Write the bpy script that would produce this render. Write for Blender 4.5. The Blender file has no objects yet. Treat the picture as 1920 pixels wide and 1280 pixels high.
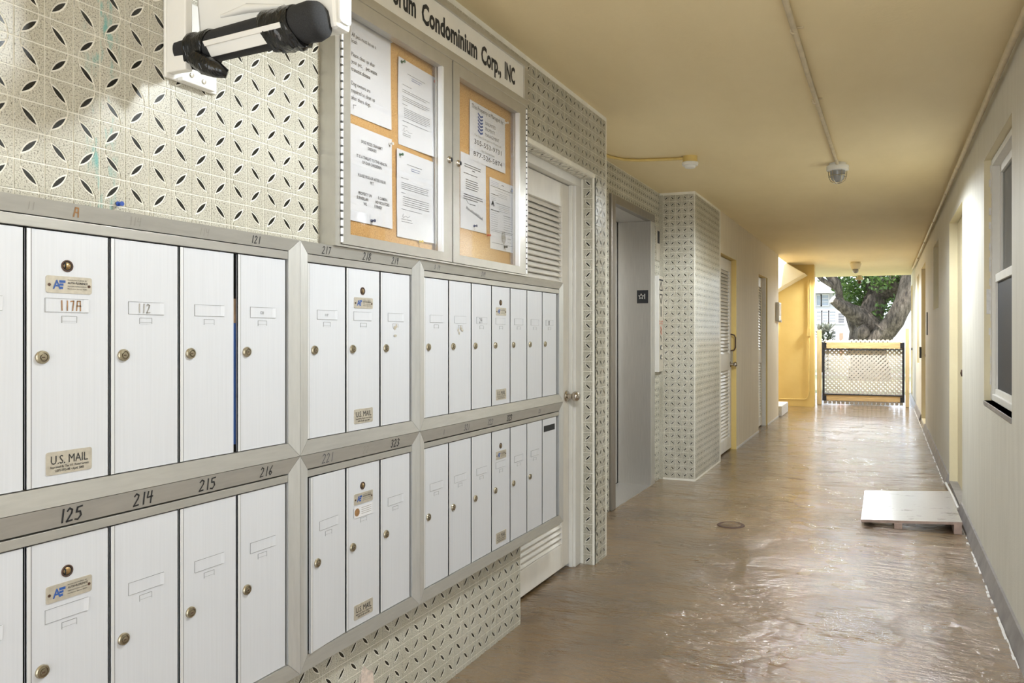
import bpy, math, random
from mathutils import Vector, Matrix
random.seed(7)
SC = bpy.context.scene
COL = SC.collection

# ------------------------------------------------------------------ camera, world, sun, exposure
cam_d = bpy.data.cameras.new('camera'); cam = bpy.data.objects.new('camera', cam_d); COL.objects.link(cam)
cam.location = (0, 0, 1.3)
cam.rotation_euler = (math.pi/2, 0, math.radians(20.911))
cam_d.sensor_width = 36; cam_d.sensor_fit = 'HORIZONTAL'
cam_d.lens = 1465.66/1920*36
cam_d.shift_x = -138/1920
cam_d.shift_y = -12/1920
cam_d.clip_start = 0.02; cam_d.clip_end = 300
SC.camera = cam

wd = bpy.data.worlds.new('overcast_sky'); SC.world = wd; wd.use_nodes = True
bg = wd.node_tree.nodes['Background']
bg.inputs[0].default_value = (0.84, 0.95, 1.10, 1)
bg.inputs[1].default_value = 1.15

sun_d = bpy.data.lights.new('sun', 'SUN'); sun = bpy.data.objects.new('sun', sun_d); COL.objects.link(sun)
sun_d.energy = 6.0; sun_d.angle = math.radians(3); sun_d.color = (1, .98, .95)
sun.rotation_euler = Vector((-.12, .60, -.79)).to_track_quat('-Z', 'Y').to_euler()

SC.view_settings.view_transform = 'Standard'
SC.view_settings.look = 'None'
SC.view_settings.gamma = 1.0
SC.view_settings.use_curve_mapping = False
SC.cycles.sample_clamp_indirect = 6.0
SC.view_settings.exposure = 1.75

# ------------------------------------------------------------------ materials
def nodes_of(name):
    m = bpy.data.materials.new(name); m.use_nodes = True
    nt = m.node_tree; b = nt.nodes['Principled BSDF']
    return m, nt, b
def node(nt, t, **kw):
    n = nt.nodes.new(t)
    for k, v in kw.items():
        if k in n.inputs: n.inputs[k].default_value = v
        else: setattr(n, k, v)
    return n
def coords(nt, scale=(1, 1, 1)):
    g = nt.nodes.new('ShaderNodeNewGeometry')
    mp = nt.nodes.new('ShaderNodeMapping'); mp.inputs['Scale'].default_value = scale
    nt.links.new(g.outputs['Position'], mp.inputs['Vector'])
    return mp.outputs['Vector']
def noise(nt, vec, scale, detail=3, rough=.55):
    n = nt.nodes.new('ShaderNodeTexNoise')
    n.inputs['Scale'].default_value = scale; n.inputs['Detail'].default_value = detail; n.inputs['Roughness'].default_value = rough
    nt.links.new(vec, n.inputs['Vector']); return n.outputs['Fac']
def ramp(nt, fac, stops):
    r = nt.nodes.new('ShaderNodeValToRGB')
    e = r.color_ramp.elements
    while len(e) < len(stops): e.new(.5)
    for i, (p, c) in enumerate(stops):
        e[i].position = p; e[i].color = (*c, 1) if len(c) == 3 else c
    nt.links.new(fac, r.inputs[0]); return r.outputs[0]
def mixc(nt, fac, a, b, mode='MIX'):
    m = nt.nodes.new('ShaderNodeMix'); m.data_type = 'RGBA'; m.blend_type = mode
    for s, v in ((m.inputs[0], fac), (m.inputs[6], a), (m.inputs[7], b)):
        if isinstance(v, (int, float)): s.default_value = v
        elif isinstance(v, tuple): s.default_value = (*v, 1) if len(v) == 3 else v
        else: nt.links.new(v, s)
    return m.outputs[2]
def math_(nt, op, a, b=None):
    m = nt.nodes.new('ShaderNodeMath'); m.operation = op
    for i, v in enumerate((a, b)):
        if v is None: continue
        if isinstance(v, (int, float)): m.inputs[i].default_value = v
        else: nt.links.new(v, m.inputs[i])
    return m.outputs[0]
def bump(nt, b, h, strength, dist=.01):
    n = nt.nodes.new('ShaderNodeBump'); n.inputs['Strength'].default_value = strength; n.inputs['Distance'].default_value = dist
    nt.links.new(h, n.inputs['Height']); nt.links.new(n.outputs[0], b.inputs['Normal'])
def plain(name, c, rough=.6, metal=0., var=.08, scale=9, stretch=(1, 1, 1), bumpk=0., spec=.5):
    m, nt, b = nodes_of(name)
    v = coords(nt, stretch); f = noise(nt, v, scale, 4)
    lo = tuple(max(0, x*(1-var)) for x in c); hi = tuple(min(1, x*(1+var)) for x in c)
    nt.links.new(ramp(nt, f, [(.3, lo), (.7, hi)]), b.inputs['Base Color'])
    b.inputs['Roughness'].default_value = rough; b.inputs['Metallic'].default_value = metal
    b.inputs['Specular IOR Level'].default_value = spec
    if bumpk: bump(nt, b, noise(nt, v, scale*4, 3), bumpk, .004)
    return m
M = {}
def terrazzo(name, base, dark, light):
    m, nt, b = nodes_of(name)
    v = coords(nt)
    vo = nt.nodes.new('ShaderNodeTexVoronoi'); vo.inputs['Scale'].default_value = 330; nt.links.new(v, vo.inputs['Vector'])
    sp = ramp(nt, noise(nt, v, 330, 3, .75), [(.38, dark), (.46, base), (.58, base), (.66, light)])
    big = ramp(nt, noise(nt, v, 3.0, 4), [(.35, (.80, .79, .75)), (.65, (1, 1, 1))])
    c = mixc(nt, 1.0, sp, big, 'MULTIPLY')
    # teal paint drips running down one column of tiles
    g = nt.nodes.new('ShaderNodeNewGeometry'); sx = nt.nodes.new('ShaderNodeSeparateXYZ'); nt.links.new(g.outputs['Position'], sx.inputs[0])
    d = math_(nt, 'ABSOLUTE', math_(nt, 'SUBTRACT', sx.outputs[1], 1.168))
    near = ramp(nt, d, [(.012, (1, 1, 1)), (.045, (0, 0, 0))])
    up = ramp(nt, sx.outputs[2], [(.0, (0, 0, 0)), (.95, (1, 1, 1))])
    upz = math_(nt, 'GREATER_THAN', sx.outputs[2], 1.45)
    st = ramp(nt, noise(nt, coords(nt, (1, 14, 4)), 5, 3), [(.52, (0, 0, 0)), (.68, (.75, .75, .75))])
    k = math_(nt, 'MULTIPLY', math_(nt, 'MULTIPLY', near, st), upz)
    c = mixc(nt, k, c, (.09, .40, .38))
    nt.links.new(c, b.inputs['Base Color']); b.inputs['Roughness'].default_value = .28
    bump(nt, b, noise(nt, v, 300, 2), .15, .001)
    return m
M['tile'] = terrazzo('terrazzo_tile', (.60, .57, .48), (.13, .115, .085), (.78, .76, .68))
M['grout'] = plain('cream_grout', (.88, .85, .76), .8, var=.06, scale=14)
M['lens'] = plain('black_glaze', (.014, .013, .009), .25, var=.4, scale=60)
M['lens_grey'] = M['lens']

def painted(name, c, c2, streak=(1, 1, 1), rough=.6, bumpk=.25, bscale=90, sscale=3, dirt=None):
    m, nt, b = nodes_of(name)
    f = noise(nt, coords(nt, streak), sscale, 6, .62)
    col = ramp(nt, f, [(.32, c2), (.62, c)])
    nt.links.new(col, b.inputs['Base Color']); b.inputs['Roughness'].default_value = rough
    bump(nt, b, noise(nt, coords(nt, (1, 1, 1)), bscale, 4, .65), bumpk, .004)
    return m
M['ceiling'] = painted('yellow_tan_ceiling_paint', (.88, .74, .46), (.81, .67, .40), (1.0, .45, 1), .6, .35, 26, 1.4)
M['wall_beige'] = painted('beige_stucco', (.71, .68, .60), (.65, .62, .54), (1, 3, .4), .7, .35, 120, 5)
M['wall_left_beige'] = painted('pale_yellow_stucco', (.80, .71, .55), (.71, .62, .47), (1, 9, .4), .7, .3, 120, 4)
M['yellow'] = painted('yellow_paint', (.74, .55, .20), (.69, .50, .17), (1, 1, 1), .55, .2, 60, 2)
M['cream'] = painted('cream_paint', (.80, .72, .50), (.75, .66, .45), (1, 1, 1), .6, .15, 60, 3)
M['white'] = plain('white_paint', (.80, .78, .73), .45, var=.03, scale=12)
M['door_white'] = plain('offwhite_door_paint', (.79, .75, .68), .45, var=.06, scale=10, stretch=(1, 1, .5))
M['kerb'] = plain('grey_kerb_paint', (.30, .28, .27), .5, var=.25, scale=6, bumpk=.3)

def floor_mat():
    m, nt, b = nodes_of('brown_glossy_floor_paint')
    v = coords(nt); vs = coords(nt, (.62, 1.35, 1))
    f = noise(nt, v, 1.5, 5, .6)
    c = ramp(nt, f, [(.32, (.135, .080, .034)), (.5, (.205, .125, .054)), (.72, (.27, .172, .082))])
    chips = ramp(nt, noise(nt, coords(nt, (1, 2.2, 1)), 8, 6, .75), [(.64, (0, 0, 0)), (.70, (.85, .85, .85))])
    c = mixc(nt, chips, c, (.06, .042, .025))
    nt.links.new(c, b.inputs['Base Color'])
    r = ramp(nt, noise(nt, v, 2.3, 4), [(.3, (.22, .22, .22)), (.7, (.38, .38, .38))])
    nt.links.new(r, b.inputs['Roughness'])
    h1 = noise(nt, vs, 3.2, 5, .60); h2 = noise(nt, vs, 17, 5, .65); h3 = noise(nt, v, 120, 3)
    h = math_(nt, 'ADD', math_(nt, 'MULTIPLY', h1, 2.6), math_(nt, 'ADD', math_(nt, 'MULTIPLY', h2, .6), math_(nt, 'MULTIPLY', h3, .06)))
    bump(nt, b, h, .85, .03)
    b.inputs['Specular IOR Level'].default_value = .6
    b.inputs['Coat Weight'].default_value = 1.0; b.inputs['Coat Roughness'].default_value = .10; b.inputs['Coat IOR'].default_value = 2.1
    nt.links.new(b.inputs['Normal'].links[0].from_socket, b.inputs['Coat Normal'])
    return m
M['floor'] = floor_mat()
def alu(name, c, rough, metal, streak, var=.05):
    return plain(name, c, rough, metal, var, 30, streak)
M['mail'] = alu('white_brushed_aluminium', (.68, .69, .72), .40, .15, (1, 8, .15), .025)
M['bead'] = alu('aluminium_edge', (.80, .80, .80), .40, .35, (1, 8, .2), .03)
M['trim'] = alu('aluminium_trim_shaded', (.49, .475, .44), .34, .55, (1, .4, 3), .06)  # horizontal trims: colour darkened for the ceiling they reflect
M['trim_v'] = M['trim']
M['case'] = alu('satin_aluminium_case', (.52, .50, .45), .36, .6, (1, .5, .5), .05)
M['steel'] = alu('brushed_stainless', (.66, .64, .61), .30, .85, (8, 1, .2), .07)
M['dark_steel'] = alu('dark_bronze_steel', (.30, .275, .245), .38, .7, (8, 1, .2), .08)
M['nickel'] = plain('worn_nickel', (.42, .37, .27), .30, .9, .15, 120)
M['chrome'] = plain('satin_nickel_knob', (.55, .50, .44), .22, 1., .05, 30)
M['brass'] = plain('aged_brass', (.45, .30, .14), .35, .8, .3, 150)
M['rust'] = plain('dark_rusty_metal', (.09, .05, .035), .6, .3, .4, 150)
M['plate'] = plain('tan_metal_plate', (.57, .52, .43), .4, .4, .10, 90)
M['black'] = plain('black_void', (.012, .012, .012), .7, var=.3)
M['darkgrey'] = plain('dark_grey_gap', (.10, .10, .10), .7, var=.2)
M['linegrey'] = plain('shadow_grey_line', (.30, .30, .30), .6, var=.15)
M['ink'] = plain('black_ink', (.02, .02, .022), .6, var=.2)
M['inkgrey'] = plain('grey_print', (.13, .13, .14), .7, var=.2)
M['inkfaint'] = plain('faint_pencil', (.36, .34, .30), .7, var=.2)
M['inkblue'] = plain('blue_print', (.035, .10, .33), .5, var=.1)
M['inkbrown'] = plain('brown_marker', (.32, .17, .07), .6, var=.3, scale=80)
M['paper'] = plain('white_paper', (.71, .70, .71), .75, var=.03, scale=12)
def cork():
    m, nt, b = nodes_of('cork'); v = coords(nt)
    c = ramp(nt, noise(nt, v, 260, 4, .7), [(.33, (.38, .19, .06)), (.5, (.60, .34, .12)), (.68, (.70, .44, .19))])
    nt.links.new(c, b.inputs['Base Color']); b.inputs['Roughness'].default_value = .85
    bump(nt, b, noise(nt, v, 250, 3), .3, .002); return m
M['cork'] = cork()
def glass(name, tint, k):
    m, nt, b = nodes_of(name)
    nt.nodes.remove(b); out = nt.nodes['Material Output']
    t = node(nt, 'ShaderNodeBsdfTransparent'); t.inputs[0].default_value = (*tint, 1)
    g = node(nt, 'ShaderNodeBsdfGlossy'); g.inputs['Roughness'].default_value = .03
    fr = node(nt, 'ShaderNodeFresnel'); fr.inputs[0].default_value = 1.45
    mx = nt.nodes.new('ShaderNodeMixShader'); nt.links.new(math_(nt, 'MULTIPLY', fr.outputs[0], k), mx.inputs[0])
    nt.links.new(t.outputs[0], mx.inputs[1]); nt.links.new(g.outputs[0], mx.inputs[2]); nt.links.new(mx.outputs[0], out.inputs[0])
    return m
M['glass'] = glass('clear_glass', (1, 1, 1), .25)
M['winglass'] = glass('window_glass', (.62, .66, .68), 1.0)
M['screen'] = plain('dark_insect_screen', (.035, .037, .043), .6, var=.2, scale=200)
M['foam'] = plain('black_foam', (.020, .020, .021), .85, var=.35, scale=400, bumpk=.2)
def tape():
    m, nt, b = nodes_of('shiny_black_tape'); v = coords(nt)
    b.inputs['Base Color'].default_value = (.007, .007, .007, 1); b.inputs['Roughness'].default_value = .13
    bump(nt, b, noise(nt, coords(nt, (70, 10, 30)), 1.2, 2), .55, .012); return m
M['tape'] = tape()
M['gloss_white'] = plain('glossy_white_plastic', (.78, .77, .73), .18, var=.02, scale=8)
M['conduit'] = plain('painted_conduit', (.60, .50, .33), .45, .0, .12, 12)
M['yellow_box'] = plain('yellow_painted_box', (.68, .50, .17), .5, var=.08)
M['lampglass'] = plain('grey_lamp_glass', (.30, .30, .30), .12, var=.1)
M['wood'] = plain('raw_pine', (.62, .43, .20), .6, var=.22, scale=7, stretch=(1, 12, 12))
M['wood_post'] = plain('raw_pine_post', (.66, .50, .27), .6, var=.18, scale=7, stretch=(10, 10, .8))
M['blackmetal'] = plain('black_gate_metal', (.022, .022, .026), .4, .3, .2)
M['lattice'] = plain('offwhite_plastic_lattice', (.66, .62, .56), .5, var=.05)
def board():
    m, nt, b = nodes_of('grey_painted_plywood'); v = coords(nt, (1, 2, 1))
    chips = ramp(nt, noise(nt, v, 8, 5, .75), [(.60, (0, 0, 0)), (.65, (.9, .9, .9))])
    c = mixc(nt, chips, (.38, .36, .36), (.05, .04, .033))
    nt.links.new(c, b.inputs['Base Color']); b.inputs['Roughness'].default_value = .30
    b.inputs['Coat Weight'].default_value = 1.0; b.inputs['Coat Roughness'].default_value = .2; b.inputs['Coat IOR'].default_value = 1.5
    bump(nt, b, noise(nt, v, 30, 5, .7), .5, .008); return m
M['board'] = board()
M['board_edge'] = plain('pinkish_board_edge', (.48, .36, .31), .6, var=.15, scale=20)
M['flake'] = plain('white_flaking_paint', (.74, .72, .70), .6, var=.1, scale=40)
def bark():
    m, nt, b = nodes_of('grey_brown_bark')
    v = coords(nt, (1.6, 1.6, .45))
    f = noise(nt, v, 7, 8, .72)
    c = ramp(nt, f, [(.36, (.014, .010, .007)), (.48, (.065, .050, .037)), (.62, (.14, .115, .09)), (.75, (.20, .17, .14))])
    nt.links.new(c, b.inputs['Base Color']); b.inputs['Roughness'].default_value = .9
    bump(nt, b, noise(nt, v, 9, 6, .7), 1.0, .09); return m
M['bark'] = bark()
M['cutwood'] = plain('pale_cut_wood', (.55, .50, .43), .8, var=.2, scale=10)
def leafm(name, c1, c2):
    m, nt, b = nodes_of(name)
    f = noise(nt, coords(nt), 2.2, 3)
    nt.links.new(ramp(nt, f, [(.35, c1), (.65, c2)]), b.inputs['Base Color'])
    b.inputs['Roughness'].default_value = .5
    tr = nt.nodes.new('ShaderNodeBsdfTranslucent'); tr.inputs[0].default_value = (*c2, 1)
    mx = nt.nodes.new('ShaderNodeMixShader'); mx.inputs[0].default_value = .4
    nt.links.new(b.outputs[0], mx.inputs[1]); nt.links.new(tr.outputs[0], mx.inputs[2])
    nt.links.new(mx.outputs[0], nt.nodes['Material Output'].inputs[0]); return m
M['leaf'] = leafm('bright_green_leaf', (.040, .085, .016), (.10, .165, .038))
M['croton'] = leafm('mottled_plant_leaf', (.05, .10, .05), (.30, .27, .20))
M['lawn'] = painted('dry_lawn', (.27, .26, .16), (.18, .21, .09), (1, 1, 1), .9, .5, 30, 2)
M['pave'] = painted('pale_concrete', (.50, .48, .44), (.43, .41, .37), (1, 1, 1), .8, .2, 40, 2)
M['court'] = painted('grey_court_paving', (.42, .41, .38), (.36, .35, .32), (1, 1, 1), .8, .2, 40, 2)
M['farwall'] = plain('white_far_wall', (.35, .35, .385), .7, var=.04, scale=1)
M['roof'] = plain('grey_roof', (.42, .41, .45), .8, var=.1, scale=2)
M['farglass'] = plain('blue_grey_pane', (.22, .25, .30), .2, var=.2, scale=1.5)
M['fardark'] = plain('dark_opening', (.05, .055, .065), .4, var=.2)
M['reddoor'] = plain('red_brown_door', (.22, .09, .06), .6, var=.1)
M['green_pin'] = plain('green_plastic', (.02, .12, .07), .3)
M['blue_pin'] = plain('blue_plastic', (.012, .025, .11), .3)
M['blueb_pin'] = plain('bright_blue_plastic', (.03, .08, .35), .3)
M['red_pin'] = plain('red_plastic', (.55, .10, .05), .3)
M['yellow_pin'] = plain('yellow_plastic', (.65, .48, .05), .3)
M['white_pin'] = plain('white_plastic', (.75, .73, .68), .3)
M['plaster'] = plain('pink_plaster', (.72, .60, .52), .9, var=.25, scale=60, bumpk=.6)
M['mailcolor'] = plain('envelope_paper', (.30, .20, .12), .6, var=.5, scale=14)

# ------------------------------------------------------------------ mesh helpers
W = {}
class MB:
    def __init__(s): s.v = []; s.f = []; s.m = []
    def add(s, vs, fs, mi=0):
        o = len(s.v); s.v += [tuple(p) for p in vs]
        for f in fs: s.f.append(tuple(i+o for i in f)); s.m.append(mi)
        return s
    def quad(s, a, b, c, d, mi=0): return s.add([a, b, c, d], [(0, 1, 2, 3)], mi)
    def box(s, x0, x1, y0, y1, z0, z1, mi=0):
        v = [(x0, y0, z0), (x1, y0, z0), (x1, y1, z0), (x0, y1, z0), (x0, y0, z1), (x1, y0, z1), (x1, y1, z1), (x0, y1, z1)]
        return s.add(v, [(3, 2, 1, 0), (4, 5, 6, 7), (0, 1, 5, 4), (1, 2, 6, 5), (2, 3, 7, 6), (3, 0, 4, 7)], mi)
    def hexa(s, v, mi=0):
        return s.add(v, [(3, 2, 1, 0), (4, 5, 6, 7), (0, 1, 5, 4), (1, 2, 6, 5), (2, 3, 7, 6), (3, 0, 4, 7)], mi)
    def tube(s, path, r, n=10, mi=0, caps=True):
        P = [Vector(p) for p in path]; R = r if isinstance(r, (list, tuple)) else [r]*len(P)
        t0 = (P[1]-P[0]).normalized(); a = Vector((0, 0, 1)) if abs(t0.z) < .9 else Vector((1, 0, 0))
        u = t0.cross(a).normalized(); o = len(s.v)
        for i, p in enumerate(P):
            t = (P[min(i+1, len(P)-1)]-P[max(i-1, 0)]).normalized()
            u = (u-t*u.dot(t)).normalized(); w = t.cross(u)
            for k in range(n):
                an = 2*math.pi*k/n; q = p+(u*math.cos(an)+w*math.sin(an))*R[i]; s.v.append(tuple(q))
        for i in range(len(P)-1):
            for k in range(n):
                k2 = (k+1) % n
                s.f.append((o+i*n+k, o+i*n+k2, o+(i+1)*n+k2, o+(i+1)*n+k)); s.m.append(mi)
        if caps:
            s.f.append(tuple(o+k for k in reversed(range(n)))); s.m.append(mi)
            e = o+(len(P)-1)*n; s.f.append(tuple(e+k for k in range(n))); s.m.append(mi)
        return s
    def lathe(s, c, axis, prof, n=16, mi=0):
        # prof: (distance along axis, radius[, material])
        c = Vector(c); t = Vector(axis).normalized(); a = Vector((0, 0, 1)) if abs(t.z) < .9 else Vector((1, 0, 0))
        u = t.cross(a).normalized(); w = t.cross(u); o = len(s.v)
        for pr in prof:
            for k in range(n):
                an = 2*math.pi*k/n; s.v.append(tuple(c+t*pr[0]+(u*math.cos(an)+w*math.sin(an))*max(pr[1], 1e-5)))
        for i in range(len(prof)-1):
            mm = prof[i+1][2] if len(prof[i+1]) > 2 else mi
            for k in range(n):
                k2 = (k+1) % n
                s.f.append((o+i*n+k, o+i*n+k2, o+(i+1)*n+k2, o+(i+1)*n+k)); s.m.append(mm)
        return s
    def sphere(s, c, r, n=10, mi=0):
        rx, ry, rz = r if isinstance(r, tuple) else (r, r, r); o = len(s.v); st = n//2
        for i in range(st+1):
            th = math.pi*i/st
            for k in range(n):
                an = 2*math.pi*k/n
                s.v.append((c[0]+rx*math.sin(th)*math.cos(an), c[1]+ry*math.sin(th)*math.sin(an), c[2]+rz*math.cos(th)))
        for i in range(st):
            for k in range(n):
                k2 = (k+1) % n
                s.f.append((o+i*n+k, o+(i+1)*n+k, o+(i+1)*n+k2, o+i*n+k2)); s.m.append(mi)
        return s
    def stroke(s, pts, w, fn, mi=0):
        # ribbon along 2-D points, mapped to 3-D by fn(u, v)
        for (a, b) in zip(pts[:-1], pts[1:]):
            dx, dy = b[0]-a[0], b[1]-a[1]; L = math.hypot(dx, dy) or 1
            nx, ny = -dy/L*w/2, dx/L*w/2; ex, ey = dx/L*w*.3, dy/L*w*.3
            s.quad(fn(a[0]-nx-ex, a[1]-ny-ey), fn(b[0]-nx+ex, b[1]-ny+ey), fn(b[0]+nx+ex, b[1]+ny+ey), fn(a[0]+nx-ex, a[1]+ny-ey), mi)
        return s
    def text(s, body, u, v, h, fn, ws=1.0, align='L', mi=0, bold=0.0, width=None):
        vs, fs, wid = text_mesh(body, bold)
        k = h/0.70
        kx = k*ws if width is None else width/wid
        u0 = u-(wid*kx/2 if align == 'C' else wid*kx if align == 'R' else 0)
        return s.add([fn(u0+x*kx, v+y*k) for x, y in vs], fs, mi)
    def build(s, name, mats, parent=None, pivot=None, smooth=False, bevel=0):
        me = bpy.data.meshes.new(name)
        if pivot is None:
            if parent is not None: pivot = W[parent.name]
            else:
                xs = [p[0] for p in s.v]; ys = [p[1] for p in s.v]; zs = [p[2] for p in s.v]
                pivot = ((min(xs)+max(xs))/2, (min(ys)+max(ys))/2, min(zs))
        me.from_pydata([(p[0]-pivot[0], p[1]-pivot[1], p[2]-pivot[2]) for p in s.v], [], s.f)
        for m in (mats if isinstance(mats, (list, tuple)) else [mats]): me.materials.append(m)
        me.polygons.foreach_set('material_index', s.m)
        if smooth: me.polygons.foreach_set('use_smooth', [True]*len(s.f))
        me.update()
        return link(name, me, parent, pivot, bevel, smooth)
def link(name, me, parent, pivot, bevel=0, smooth=False, rot=None):
    o = bpy.data.objects.new(name, me); COL.objects.link(o)
    if parent is not None:
        o.parent = parent; w = W[parent.name]
        o.location = (pivot[0]-w[0], pivot[1]-w[1], pivot[2]-w[2])
    else: o.location = pivot
    W[o.name] = tuple(pivot)
    if rot: o.rotation_euler = rot
    if bevel:
        b = o.modifiers.new('bevel', 'BEVEL'); b.width = bevel; b.segments = 2; b.limit_method = 'ANGLE'; b.angle_limit = math.radians(40)
    if smooth:
        e = o.modifiers.new('edges', 'EDGE_SPLIT'); e.split_angle = math.radians(42)
    return o
def tag(o, label=None, cat=None, group=None, kind=None):
    if label: o['label'] = label
    if cat: o['category'] = cat
    if group: o['group'] = group
    if kind: o['kind'] = kind
    return o
def thing(name, label, cat, loc, group=None, kind=None):
    o = bpy.data.objects.new(name, None); COL.objects.link(o); o.location = loc; o.empty_display_size = .1
    W[o.name] = tuple(loc)
    return tag(o, label, cat, group, kind)
_tc = {}
def text_mesh(body, bold=0.0):
    key = (body, bold)
    if key not in _tc:
        c = bpy.data.curves.new('t', 'FONT'); c.body = body; c.resolution_u = 2; c.fill_mode = 'FRONT'; c.offset = bold
        o = bpy.data.objects.new('t', c); me = o.to_mesh()
        vs = [(v.co.x, v.co.y) for v in me.vertices]; fs = [tuple(p.vertices) for p in me.polygons]
        o.to_mesh_clear(); bpy.data.objects.remove(o); bpy.data.curves.remove(c)
        if vs:
            x0 = min(v[0] for v in vs); vs = [(v[0]-x0, v[1]) for v in vs]; wid = max(v[0] for v in vs)
        else: wid = 1
        _tc[key] = (vs, fs, wid)
    return _tc[key]
def wallplane(X): return lambda u, v: (X, u, v)      # u runs along the corridor, v up, seen from inside the corridor

HW = {'0': [[(.5, 1), (.1, .7), (.1, .3), (.5, 0), (.9, .3), (.9, .7), (.5, 1)]], '1': [[(.5, 1), (.5, 0)]],
      '2': [[(.1, .8), (.4, 1), (.8, .85), (.75, .6), (.1, 0), (.9, .05)]], '3': [[(.1, .9), (.5, 1), (.8, .8), (.4, .55), (.85, .3), (.5, 0), (.1, .1)]],
      '4': [[(.15, 1), (.1, .5), (.9, .55)], [(.75, 1), (.75, 0)]], '5': [[(.9, 1), (.2, .95), (.2, .6), (.7, .6), (.85, .3), (.5, 0), (.1, .05)]],
      '6': [[(.8, 1), (.3, .6), (.15, .25), (.5, 0), (.8, .25), (.5, .45), (.2, .3)]], '7': [[(.1, .95), (.85, 1), (.5, 0)]],
      '8': [[(.5, .55), (.15, .8), (.5, 1), (.85, .8), (.5, .55), (.1, .25), (.5, 0), (.9, .25), (.5, .55)]],
      '9': [[(.85, .7), (.5, .5), (.15, .75), (.5, 1), (.85, .8), (.8, 0)]], 'A': [[(.05, 0), (.2, 1), (.8, 1), (.95, 0)], [(.1, .5), (.9, .5)]], ' ': []}
def handwrite(mb, txt, u, v, h, fn, w=.0026, mi=0, cw=.55, gap=.25):
    for ch in txt:
        for pl in HW.get(ch, []):
            mb.stroke([(u+x*h*cw+random.uniform(-.03, .03)*h, v+y*h) for x, y in pl], w, fn, mi)
        u += h*cw*(1+gap) if ch != '1' else h*cw*(.75+gap)

# ------------------------------------------------------------------ room shell
CZ = 2.58           # ceiling height
XL = -1.532         # tiled wall with the mailboxes
XE = -1.90          # lift wall
XP = -1.572          # face of the tiled pillar along the corridor
XY = -1.574         # yellow stucco wall
XR = 0.53           # right wall
S = 0.0577          # tile pitch

def grid_plane(x0, x1, y0, y1, z, nx, ny, up=True):
    b = MB()
    for j in range(ny+1):
        for i in range(nx+1): b.v.append((x0+(x1-x0)*i/nx, y0+(y1-y0)*j/ny, z))
    for j in range(ny):
        for i in range(nx):
            a = j*(nx+1)+i; q = (a, a+1, a+nx+2, a+nx+1)
            b.f.append(q if up else q[::-1]); b.m.append(0)
    return b
b = MB().box(-3.2, .56, -3.0, 18.3, -.12, 0.0)
tag(b.build('floor', M['floor'], pivot=(0, 0, 0)), 'brown glossy painted concrete corridor floor, rough and wet looking', 'floor', kind='structure')
b = MB().box(-3.2, .95, -3.0, 12.65, CZ, CZ+.25).box(-1.62, .95, 12.65, 18.0, CZ, CZ+.25).box(-3.2, -1.62, 14.72, 18.0, CZ, CZ+.25)
tag(b.build('ceiling', M['ceiling'], pivot=(0, 0, CZ)), 'yellow tan painted concrete ceiling of the corridor', 'ceiling', kind='structure')

def wall_holes(mb, X, sgn, y0, y1, z0, z1, holes, depth, mi=0, mr=0):
    """front face at X facing sgn*X with rectangular holes (ya, yb, za, zb[, reveal depth]) and their reveals"""
    ys = sorted({y0, y1, *[h[0] for h in holes], *[h[1] for h in holes]}); zs = sorted({z0, z1, *[h[2] for h in holes], *[h[3] for h in holes]})
    for a, c in zip(ys[:-1], ys[1:]):
        for d, e in zip(zs[:-1], zs[1:]):
            ym, zm = (a+c)/2, (d+e)/2
            if any(h[0] < ym < h[1] and h[2] < zm < h[3] for h in holes): continue
            q = [(X, a, d), (X, c, d), (X, c, e), (X, a, e)]
            mb.quad(*(q if sgn > 0 else q[::-1]), mi)
    for h in holes:
        dp = h[4] if len(h) > 4 else depth; Xb = X-sgn*dp; a, c, d, e = h[:4]
        for q in ([(X, a, d), (X, a, e), (Xb, a, e), (Xb, a, d)], [(X, c, e), (X, c, d), (Xb, c, d), (Xb, c, e)],
                  [(X, a, e), (X, c, e), (Xb, c, e), (Xb, a, e)], [(X, c, d), (X, a, d), (Xb, a, d), (Xb, c, d)]):
            if d <= z0 and q[0][2] == d and q[1][2] == d: continue
            mb.quad(*q, mr)

# left tiled wall: grout bed with the door opening
DO = (3.186, 4.155, 0.0, 2.19)
b = MB(); wall_holes(b, XL, 1, -3.0, 4.355, 0, CZ, [DO], .10)
b.quad((XL, 4.355, 0), (XE, 4.355, 0), (XE, 4.355, CZ), (XL, 4.355, CZ))
wall_left = b.build('wall_left', M['grout'], pivot=(0, 0, 0))
tag(wall_left, 'tiled left wall behind the mailboxes, terrazzo tiles with black leaf slits', 'wall', kind='structure')
# lift wall
EO = (5.49, 6.65, 0.0, 2.33)
b = MB(); wall_holes(b, XE, 1, 4.355, 6.86, 0, CZ, [EO], .10)
wall_lift = b.build('wall_elevator', M['grout'], pivot=(0, 0, 0))
tag(wall_lift, 'set-back tiled wall around the elevator doorway', 'wall', kind='structure')
# pillar
PF = 6.84
b = MB().box(XE-.2, XP, PF, 8.0, 0, CZ)
wall_pillar = b.build('wall_pillar', M['grout'], pivot=(0, 0, 0))
tag(wall_pillar, 'projecting tiled pillar just past the elevator', 'wall', kind='structure')
# unseen occluder added behind the left walls to stop sky light leaking in
b = MB().box(-3.3, -3.2, -2.2, 18, -.1, CZ+.25)
tag(b.build('wall_occluder', M['wall_left_beige'], pivot=(0, 0, 0)), 'unseen wall added behind the left walls to block sky light', 'wall', kind='structure')

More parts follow.
